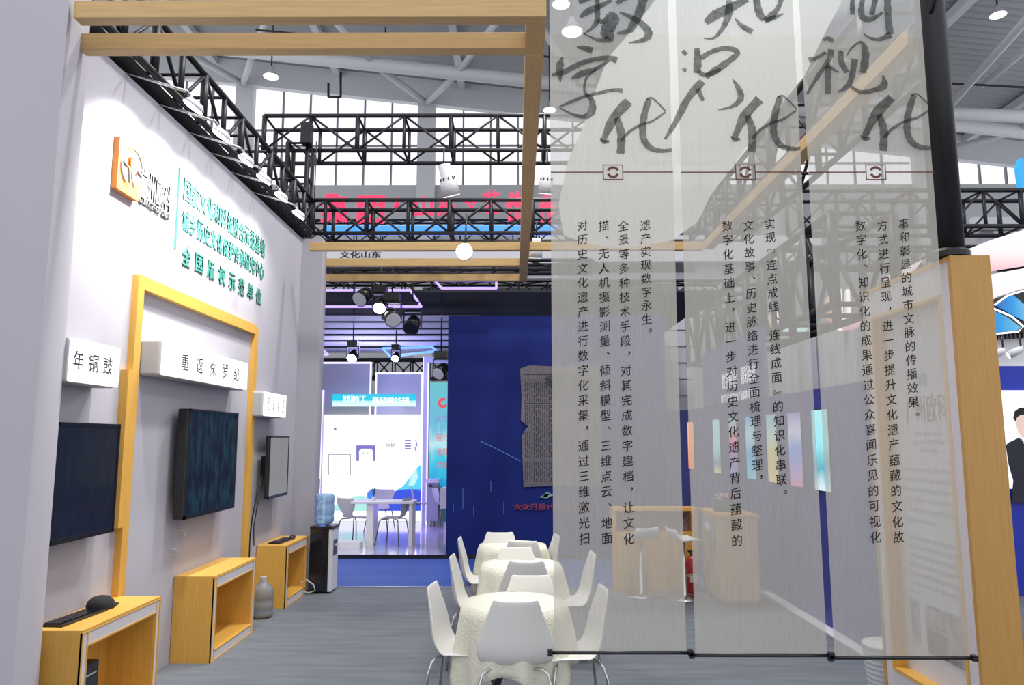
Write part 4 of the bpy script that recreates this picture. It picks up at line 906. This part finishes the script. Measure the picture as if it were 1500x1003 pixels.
# neon frames
def neon(pts, Y, m_, label, r=.02):
    q = [(*[onY(a, b, Y + d)[0]], Y + d, onY(a, b, Y + d)[1]) for a, b, d in pts]; t = thing('neon_light', label, 'neon light', q[0], group='hanging neon frames')
    for a, b in zip(q, q[1:] + q[:1]): bar('tube', a, b, r, m_, t)
    return t
neon([(452, 425, .6), (601, 425, .6), (617, 449, 0), (452, 449, 0)], 11.4, 'neon_violet', 'violet neon frame ending over the black moving spotlights')
neon([(637, 411, .6), (727, 411, .6), (727, 422, .3), (647, 422, .3)], 11.0, 'neon_violet', 'small violet neon frame under the far wooden beam')
neon([(560, 510, 1.0), (633, 508, 1.0), (640, 514, .4), (572, 522, .4)], 15.0, 'neon_blue', 'small blue neon frame low over the graphic wall', .025)
neon([(452, 515, 1.0), (474, 513, 1.0), (480, 519, .4), (452, 520, .4)], 15.0, 'neon_violet', 'sliver of violet neon frame beside the end of the left wall', .025)
# truss lattice and black fascia behind, over the blue wall
truss('box_truss', 'long black truss behind the neon frames, over the blue wall', (-5, 14.0, 4.45), (4, 14.0, 4.45), .4, .42, .55, far=True)
tag(MB().box(-6, 3.4, 14.5, 14.55, 4.30, 4.42).build('fascia', 'dark_void'), 'black fascia strip along the bottom of the far truss', 'fascia')
tag(MB().box(-6, 3.4, 13.6, 13.65, 4.95, 5.12).build('fascia', 'dark_void'), 'black fascia strip along the top of the far truss', 'fascia')
tag(MB().box(-4.6, -2.05, 15.2, 15.25, 4.42, 4.95).build('backdrop', 'grey_panel'), 'pale backdrop seen through the far truss at the left', 'backdrop')
tag(MB().box(-1.95, 3.4, 15.2, 15.25, 4.3, 5.0).build('backdrop', 'dark_void'), 'dark backdrop seen through the far truss in the middle', 'backdrop')
truss('box_truss', 'low flat black truss right behind the far wooden beam, holding the spotlights', (-3.4, 11.15, 4.44), (1.2, 11.15, 4.44), .3, .14, .5)
# moving-head spotlights
def mover(px, py, Y, label, bright, az=0, s=1.):
    x, z = onY(px, py, Y); t = thing('moving_spotlight', label, 'spotlight', (x, Y, z), group='black moving spotlights under the far truss')
    mm = Matrix.Translation((x, Y, z)) @ Euler((R(-50), R(az), 0)).to_matrix().to_4x4() @ Matrix.Scale(s, 4)
    MB().lathe([(.05, .18), (.10, .14), (.12, .02), (.125, -.12)], seg=18).xform(mm).build('head', 'bezel', t, True); MB().lathe([(.09, -.125), (.115, -.12)], seg=18).xform(mm).build('lens', bright, t)
    MB().box(-.15, -.13, -.03, .03, -.05, .2).box(.13, .15, -.03, .03, -.05, .2).box(-.15, .15, -.04, .04, .2, .23).xform(Matrix.Translation((x, Y, z)) @ Matrix.Scale(s, 4)).build('yoke', 'bezel', t); box('base', 'bezel', t, x - .12 * s, x + .12 * s, Y - .1, Y + .1, z + .23 * s, z + .36 * s); bar('hanging_rod', (x, Y, z + .36 * s), (x, Y, max(4.5, z + .5)), .012, 'black_metal', t)
mover(532, 434, 11.2, 'black moving spotlight pointing left, leftmost of the cluster', 'white_paint', 30)
mover(557, 447, 11.0, 'blazing moving spotlight in the middle of the cluster', 'lens', 0, .8)
mover(574, 464, 11.0, 'black moving spotlight with a bright rim, lower right of the blazing one', 'white_paint', -30)
mover(604, 476, 11.6, 'black moving spotlight hanging over the graphic wall, right of the cluster', 'bezel', 10)
mover(646, 543, 12.2, 'black moving spotlight in front of the cyan poster', 'white_paint', 35, .9)
mover(517, 521, 13.0, 'bright small spotlight over the left upper panel', 'lens', 5, .75)
mover(580, 522, 13.6, 'bright small spotlight between the two upper panels', 'lens', 5, .6)
# furniture on the platform
mat('grey_shell', (.50, .49, .50), .5)
BUT = [(.20, .435, .15, 0), (.18, .45, .19, 0), (.05, .445, .205, .01), (-.10, .44, .18, .015), (-.17, .46, .12, .02), (-.21, .52, .10, .02), (-.235, .58, .15, .03), (-.255, .66, .205, .03), (-.27, .74, .21, .025), (-.275, .79, .18, .015)]
LB = [[(sx * .05, sy * .05, .43), (sx * .15, sy * .15, .425), (sx * .18, sy * .17, .40), (sx * .24, sy * .22, 0)] for sx in (-1, 1) for sy in (-1, 1)]
PZ = .06
def at(px, py): return (*onZ(px, py, PZ), PZ)
CB = 'butterfly-backed chairs on the neighbouring platform'
cA = make_chair('grey-white butterfly-backed chair just right of the water cooler', BUT, 'grey_shell', 'dark_chrome', LB, group=CB); cA.location = at(519, 796); cA.rotation_euler = (0, 0, R(-30))
dup(cA, at(575, 797), R(75), 'butterfly-backed chair seen side-on in the middle of the platform')
dup(cA, at(620, 768), R(-80), 'butterfly-backed chair in front of the grey kiosk')
dup(cA, at(652, 771), R(-60), 'butterfly-backed chair half hidden by the blue wall edge')
dup(cA, at(556, 778), R(170), 'butterfly-backed chair on the far side of the white desk')
t = thing('white_desk', 'long white desk with a solid leg panel on the platform', 'desk', (-2.3, 12.9, PZ))
box('top', 'plaster_white', t, -2.78, -1.72, 12.7, 13.2, .76, .80, bevel=.005); box('leg_panel', 'plaster_white', t, -2.52, -2.40, 12.74, 13.16, PZ, .76); box('leg_panel', 'plaster_white', t, -1.80, -1.74, 12.74, 13.16, PZ, .76)
t = thing('plant_pot', 'tiny potted plant standing on the white desk', 'plant', (-2.42, 12.85, .80)); MB().lathe([(.03, 0), (.04, .07)], (-2.42, 12.85, .80), 12).build('pot', 'white_paint', t)
for k in range(12): MB().prism([(0, 0), (.03, .012), (.08, 0), (.03, -.012)], 'z', 0, .002).xform(Matrix.Translation((-2.42, 12.85, .87 + .009 * k)) @ Euler((0, -1.0, k * 2.4)).to_matrix().to_4x4()).build('leaf', 'leaf', t)
t = thing('low_plinth', 'low white plinth on the platform floor behind the cooler', 'plinth', (-2.9, 12.7, PZ)); box('body', 'plaster_white', t, -3.5, -2.56, 12.45, 12.75, PZ, .16)
def pb(name, m_, t, a, b, Y, th): (x0, z1), (x1, z0) = onY(*a, Y), onY(*b, Y); return box(name, m_, t, x0, x1, Y, Y + th, z0, z1)
t = thing('kiosk', 'grey touchscreen kiosk between the graphic wall and the poster', 'kiosk', (-1.8, 15.6, PZ)); pb('cabinet', 'lanyard', t, (625, 707), (641, 763), 15.5, .3); pb('hood', 'white_paint', t, (624, 702), (643, 707), 15.45, .35); pb('screen', 'bezel', t, (628, 710), (633, 713), 15.48, .02)
t = thing('white_counter', 'white counter with a green front at the edge of the blue wall', 'counter', (-1.4, 14.5, PZ)); pb('body', 'plaster_white', t, (645, 715), (672, 745), 14.5, .5); pb('front', 'letter_green', t, (648, 745), (672, 764), 14.5, .4); box('base', 'plaster_white', t, -1.38, -1.1, 14.55, 14.9, .06, .6)
light('booth_violet', 'AREA', (-3.0, 14.6, 3.7), (-3.0, 14.3, 0), 75, (.45, .38, 1), 1.8)
light('booth_floor_violet', 'POINT', (-2.0, 14.6, .5), (0, 0, 0), 14, (.25, .15, 1), .1)
light('booth_up_violet', 'AREA', (-3.0, 15.2, 3.0), (-2.6, 15.0, 6), 40, (.5, .5, 1), 1.4)

# ================================================================== far background behind the trusses
def board(a, b, Y, m_, name, label, cat, th=.1): 
    (x0, z1), (x1, z0) = onY(*a, Y), onY(*b, Y); o = tag(MB().box(x0, x1, Y, Y + th, z0, z1).build(name, m_), label, cat)
    if name != 'glass_strip': MB().box(x0 + .2, x0 + .4, Y + th, Y + th + .2, 0, z1).build('post', 'grey_panel', o); MB().box(x1 - .4, x1 - .2, Y + th, Y + th + .2, 0, z1).build('post', 'grey_panel', o)
    return o
board((380, 362), (818, 407), 24, 'white_paint', 'fascia_board', 'white fascia board of a far booth, seen between the wooden beams', 'board')
t = thing('fascia_mark', 'black blocky lettering on the far white fascia board', 'lettering', (-7, 23.9, 8))
mb_x, z = onY(527, 372, 23.9); text('文化山东', (1.35, .22), (mb_x, 23.99, z), 'front', t, 'ink', bold=.05); mb_x, z = onY(541, 396, 23.9); text('智慧出版', (1.4, .28), (mb_x, 23.99, z), 'front', t, 'ink', bold=.05)
board((600, 388), (812, 400), 23.8, 'grey_panel', 'glass_strip', 'grey glazed strip on the far white fascia board', 'board')
board((772, 345), (1204, 382), 26, 'white_paint', 'fascia_board', 'long white fascia board seen through the left and middle banners', 'board')
board((772, 384), (1204, 470), 26.5, 'grey_panel', 'booth_wall', 'grey booth wall below the long white fascia board', 'board')
board((960, 462), (1018, 600), 17, 'board_light', 'booth_wall', 'pale ribbed booth wall seen in the gap between left and middle banners', 'board')
for k in range(5): 
    x, z = onY(960, 482 + 24 * k, 16.98); MB().box(x, x + .9, 16.97, 17, z - .015, z).build('groove', 'lanyard', bpy.data.objects[[o.name for o in bpy.data.objects if o.name.startswith('booth_wall')][-1]])
t = thing('blue_led_strip', 'glowing cyan-blue light strip behind the lower box truss', 'light strip', (-2, 16, 7))
(x0, z1), (x1, z0) = onY(474, 331, 18.42), onY(818, 341, 18.42); box('tube', 'neon_cyan', t, x0, x1, 18.42, 18.46, z0, z1)
box('backing', 'neon_blue', t, x0, x1, 18.46, 18.49, z0 - .04, z1 + .03)
truss('box_truss', 'distant black truss carrying the red neon characters', (-6.2, 18.5, 6.9), (1.3, 18.5, 6.9), .3, .55, .7, far=True)
# red neon characters
t = thing('neon_characters', 'row of red neon characters standing above the lower box truss', 'neon sign', (-3, 18.46, 7.5))
RY = 18.46
for s_, px, py, wd, ht, bo in (('集', 490, 305, .62, .75, .05), ('团', 543, 307, .66, .72, .03), ('山', 621, 302, .45, .52, .03), ('东', 654, 302, .45, .50, .03), ('文', 690, 300, .34, .34, .03), ('艺', 720, 296, .42, .60, .03), ('佳', 754, 302, .42, .75, .03), ('作', 802, 305, .42, .70, .03)):
    x, z = onY(px, py, RY); text(s_, (wd, ht), (x, RY, z), 'front', t, 'led_red', name='character', extrude=.03, bold=bo, shear=.08 if px > 560 else 0)
for a, b in (((453, 292), (456, 305)), ((583, 290), (579, 306))): (xa, za), (xb, zb_) = onY(*a, RY), onY(*b, RY); bar('stroke', (xa, RY, za), (xb, RY, zb_), .06, 'led_red', t)
# long blue bracket tower details: chain hoist
t = thing('chain_hoist', 'black chain hoist hanging at the truss tower', 'hoist', (-2.85, 9.95, 6)); box('body', 'black_metal', t, -3.0, -2.86, 9.85, 10.0, 5.95, 6.25)
bar('chain', (-2.80, 9.95, 4.7), (-2.80, 9.95, 6.0), .008, 'black_metal', t); bar('chain', (-2.86, 9.95, 4.7), (-2.86, 9.95, 6.0), .008, 'black_metal', t)

# ================================================================== right-hand side
RX = 3.1
struct('wall_right', MB().box(RX, RX + .12, 5.35, 15.5, 0, 2.36), 'blue_right', 'long blue-violet wall at the right, lined with picture lights')
t = thing('wall_text', 'white glowing two-line lettering near the far end of the right wall', 'lettering', (RX, 10.3, 2.6))
mat('violet_board', (.10, .09, .32), .5)
box('board', 'violet_board', t, RX, RX + .05, 9.2, 12.2, 2.34, 3.25)
text('数字赋能', (.74, .24), (RX - .005, 10.72, 2.70), 'left', t, 'text_white', bold=.01); text('精彩绽放', (.62, .24), (RX - .005, 9.83, 2.71), 'left', t, 'text_white', bold=.01)
text('数字门户 数字文化产品集群 成果展示', (1.7, .12), (RX - .005, 10.30, 2.44), 'left', t, 'text_white', bold=.015)
strips = [(7.35, 7.72, [(0, (.75, .9, .95)), (.3, (.12, .45, .55)), (.55, (.35, .85, .9)), (1, (.45, .85, .9))], 'nearest picture light on the right wall, white and turquoise'),
          (8.05, 8.40, [(0, (.75, .3, .45)), (.25, (.45, .35, .8)), (.5, (.15, .35, .9)), (.75, (.8, .75, .95)), (1, (.3, .25, .7))], 'second picture light on the right wall, violet and pink'),
          (8.80, 9.12, [(0, (.85, .7, .4)), (.4, (.75, .65, .25)), (.7, (.55, .8, .7)), (1, (.3, .55, .7))], 'third picture light on the right wall, yellowish'),
          (9.62, 9.95, [(0, (.2, .7, .9)), (.4, (.1, .45, .8)), (.7, (.5, .85, .95)), (1, (.1, .4, .8))], 'fourth picture light on the right wall, blue'),
          (10.4, 10.72, [(0, (.2, .3, .6)), (.4, (.35, .15, .5)), (.6, (.8, .2, .3)), (1, (.3, .6, .7))], 'fifth picture light on the right wall, violet and red'),
          (11.25, 11.6, [(0, (.8, .75, .4)), (.2, (.2, .2, .4)), (.4, (.35, .75, .8)), (1, (.45, .8, .85))], 'sixth picture light on the right wall, pale turquoise'),
          (12.9, 13.3, [(0, (.85, .25, .05)), (.5, (.95, .4, .2)), (1, (.9, .45, .3))], 'furthest picture light on the right wall, orange')]
for k, (ya, yb, stops, lab) in enumerate(strips):
    ramp_glow('strip_%d' % k, stops, 1.0, 2, .25); t = thing('picture_light', lab, 'picture light', (RX, ya, 1.33), group='vertical picture lights on the right wall')
    box('frame', 'bezel', t, RX - .02, RX, ya - .01, yb + .01, 1.325, 2.15); box('picture', 'strip_%d' % k, t, RX - .03, RX - .02, ya, yb, 1.335, 2.14)
tag(MB().box(2.98, 3.10, 5.4, 9.3, 0, .012).build('floor_cover', 'white_paint'), 'narrow white edging between the carpet and the right wall', 'edging')
# pale boards and lit fins behind the wall
board((1134, 478), (1258, 592), 15.7, 'board_light', 'booth_wall', 'pale grey booth wall rising behind the right wall', 'board')
x, z = onY(1168, 500, 15.6)
for k, px in enumerate((1168, 1195)):
    (x0, z1), (x1, z0) = onY(px, 470, 15.6), onY(px + 7, 590, 15.6); tag(MB().box(x0, x1, 15.55, 15.65, 0, z1).build('booth_post', 'lanyard'), ('grey post in front of the pale booth wall, left one', 'grey post in front of the pale booth wall, right one')[k], 'post')
def fin(pts, Y, m_, edges_, label):
    t = thing('lit_fin', label, 'sign', (*[onY(*pts[0], Y)[0]], Y, onY(*pts[0], Y)[1]), group='curved lit sign fins')
    MB().prism([onY(*p, Y) for p in pts][::-1], 'y', Y, Y + .1).build('panel', m_, t); xm, zm = onY(sum(p[0] for p in pts) / len(pts), sum(p[1] for p in pts) / len(pts), Y); bar('post', (xm, Y + .14, 0), (xm, Y + .14, zm), .04, 'lanyard', t)
    for a, b in edges_: (xa, za), (xb, zb_) = onY(*a, Y), onY(*b, Y); bar('edge_light', (xa, Y - .02, za), (xb, Y - .02, zb_), .035, 'white_led', t)
fin([(1212, 438), (1220, 428), (1229, 424), (1231, 468), (1224, 474), (1213, 466)], 12, 'orange_fin', [((1229, 424), (1232, 468)), ((1232, 468), (1226, 472))], 'orange curved sign fin with a white lit edge above the right wall')
fin([(1241, 424), (1244, 424), (1245, 466), (1262, 470), (1258, 480), (1236, 484), (1230, 482), (1240, 470)], 12, 'pink_white', [((1241, 424), (1243, 466)), ((1243, 466), (1232, 474)), ((1232, 474), (1229, 484))], 'white curved sign fin just left of the display panel')
fin([(1127, 462), (1137, 455), (1138, 488), (1134, 488)], 14, 'orange_fin', [((1137, 455), (1138, 488))], 'small orange sign fin, leftmost above the right wall')
fin([(1149, 469), (1160, 476), (1184, 480), (1180, 486), (1150, 486)], 14, 'banner_cyan', [], 'small mint green sign piece beside the small orange fin')
fin([(1296, 412), (1304, 402), (1340, 386), (1352, 380), (1340, 396), (1320, 404)], 12, 'pink_white', [], 'pale curved sign edge peeping over the display panel')
# far right: fascia, oval windows, poster
Y9 = 9.0
def rp(pts, m_, name, parent, e=0, th=.05): return MB().prism([onY(*p, Y9) for p in pts][::-1], 'y', Y9 - e, Y9 - e + th).build(name, m_, parent)
t = thing('curved_fascia', 'sweeping white and pink illuminated fascia at the far right', 'fascia', (6.3, Y9, 3.6))
rp([(1415, 366), (1450, 352), (1500, 336), (1560, 322), (1560, 380), (1500, 389), (1450, 397), (1415, 404)], 'pink_white', 'upper_band', t)
rp([(1415, 410), (1450, 402), (1500, 393), (1560, 384), (1560, 412), (1500, 422), (1462, 434), (1415, 462)], 'pink_white', 'lower_band', t)
t = thing('oval_window', 'blue oval panel outlined in white and black under the far right fascia', 'sign', (6.2, Y9, 3.2))
rp([(1415, 466), (1462, 436), (1500, 424), (1560, 415), (1560, 480), (1500, 488), (1415, 500)], 'bezel', 'black_ground', t, -.01)
rp([(1458, 448), (1475, 434), (1482, 432), (1500, 447), (1500, 470), (1480, 460)], 'blue_oval', 'blue_segment', t, .02, .02)
rp([(1420, 455), (1452, 454), (1476, 466), (1494, 480), (1488, 484), (1430, 490)], 'blue_oval', 'blue_segment', t, .02, .02)
for pp_ in ([(1455, 447), (1474, 433), (1505, 424), (1560, 416)], [(1420, 454), (1452, 452), (1480, 464), (1497, 479), (1489, 486), (1430, 492)]):
    MB().tube([(onY(a, b, Y9)[0], Y9 - .03, onY(a, b, Y9)[1]) for a, b in pp_], .012, 6).build('white_outline', 'white_led', t)
t = thing('slat_row', 'row of small dark teeth under the blue oval panel', 'trim', (6.2, Y9, 3.0))
for k in range(22): (x0, z1), (x1, z0) = onY(1424 + k * 6, 491 - k * .4, Y9), onY(1427 + k * 6, 500 - k * .4, Y9); box('tooth', 'bezel', t, x0, x1, Y9 - .02, Y9 + .02, z0, z1)
t = thing('exhibit_wall', 'white and blue exhibition wall at the far right edge', 'wall panel', (6.5, Y9 + .1, 0))
(x0, z1), (_, z0) = onY(1410, 495, Y9 + .1), onY(1410, 536, Y9 + .1); box('white_band', 'plaster_white', t, x0, 9, Y9 + .1, Y9 + .2, z0, z1); 
mat('royal_blue', (.012, .03, .42), .5); box('blue_panel', 'royal_blue', t, x0, 9, Y9 + .1, Y9 + .2, 0, z0)
t = thing('portrait_poster', 'white poster of a person in a dark suit with folded arms', 'poster', (6.3, Y9 + .05, 1.3))
(x0, z1), (_, z0) = onY(1471, 571, Y9), onY(1471, 738 - 22, Y9); box('sheet', 'lightbox_white', t, x0, x0 + .75, Y9 + .06, Y9 + .1, z0, z1)
def pp2(pts, m_, name, e): return MB().prism([onY(*p, Y9) for p in pts][::-1], 'y', Y9 + .055 - e, Y9 + .06).build(name, m_, t)
pp2([(1492, 612), (1493, 622), (1497, 634), (1503, 641), (1510, 640), (1516, 630), (1519, 612), (1512, 603), (1498, 603)], 'skin_print', 'printed_face', .002)
pp2([(1489, 612), (1491, 602), (1498, 597), (1508, 596), (1518, 601), (1521, 612), (1517, 608), (1500, 607), (1494, 611), (1492, 617)], 'hair_print', 'printed_hair', .004)
pp2([(1478, 652), (1482, 648), (1497, 641), (1503, 646), (1510, 641), (1530, 650), (1536, 690), (1532, 737), (1486, 737), (1489, 704), (1482, 680)], 'suit_print', 'printed_suit', .003)
pp2([(1498, 638), (1504, 650), (1511, 638), (1504, 646)], 'plaster_white', 'printed_collar', .006)
for k, (px, py) in enumerate(((1466, 515), (1492, 513))):
    x, z = onY(px, py, 8.8); t = thing('track_spot', ('small white track spotlight under the dark teeth, left one', 'small white track spotlight under the dark teeth, right one')[k], 'spotlight', (x, 8.8, z), group='track spots at the far right')
    MB().lathe([(.03, .05), (.045, 0), (.05, -.12)], seg=14).xform(Matrix.Translation((x, 8.8, z)) @ Euler((R(20), R(60), 0)).to_matrix().to_4x4()).build('head', 'white_paint', t, True); MB().lathe([(.04, -.125), (.045, -.12)], seg=14).xform(Matrix.Translation((x, 8.8, z)) @ Euler((R(20), R(60), 0)).to_matrix().to_4x4()).build('lens', 'lens_soft', t); bar('stem', (x + .03, 8.8, z + .02), (x + .03, 8.8, z + .2), .01, 'bezel', t)
(x0, z1), (x1, z0) = onY(1491, 236, 11), onY(1530, 302, 11); tag(MB().prism([(x0 + .03, z0), (x1, z0 + .05), (x1, z1), (x0 + .05, z1 + .05), (x0, z1 - .1)], 'y', 11, 11.1).build('hanging_sign', 'cyan_blue'), 'bright blue hanging sign at the far right edge, high up', 'sign')
board((1425, 318), (1560, 336), 12.5, 'hall_wall', 'fascia_board', 'plain grey fascia board between two trusses at the far right', 'board')
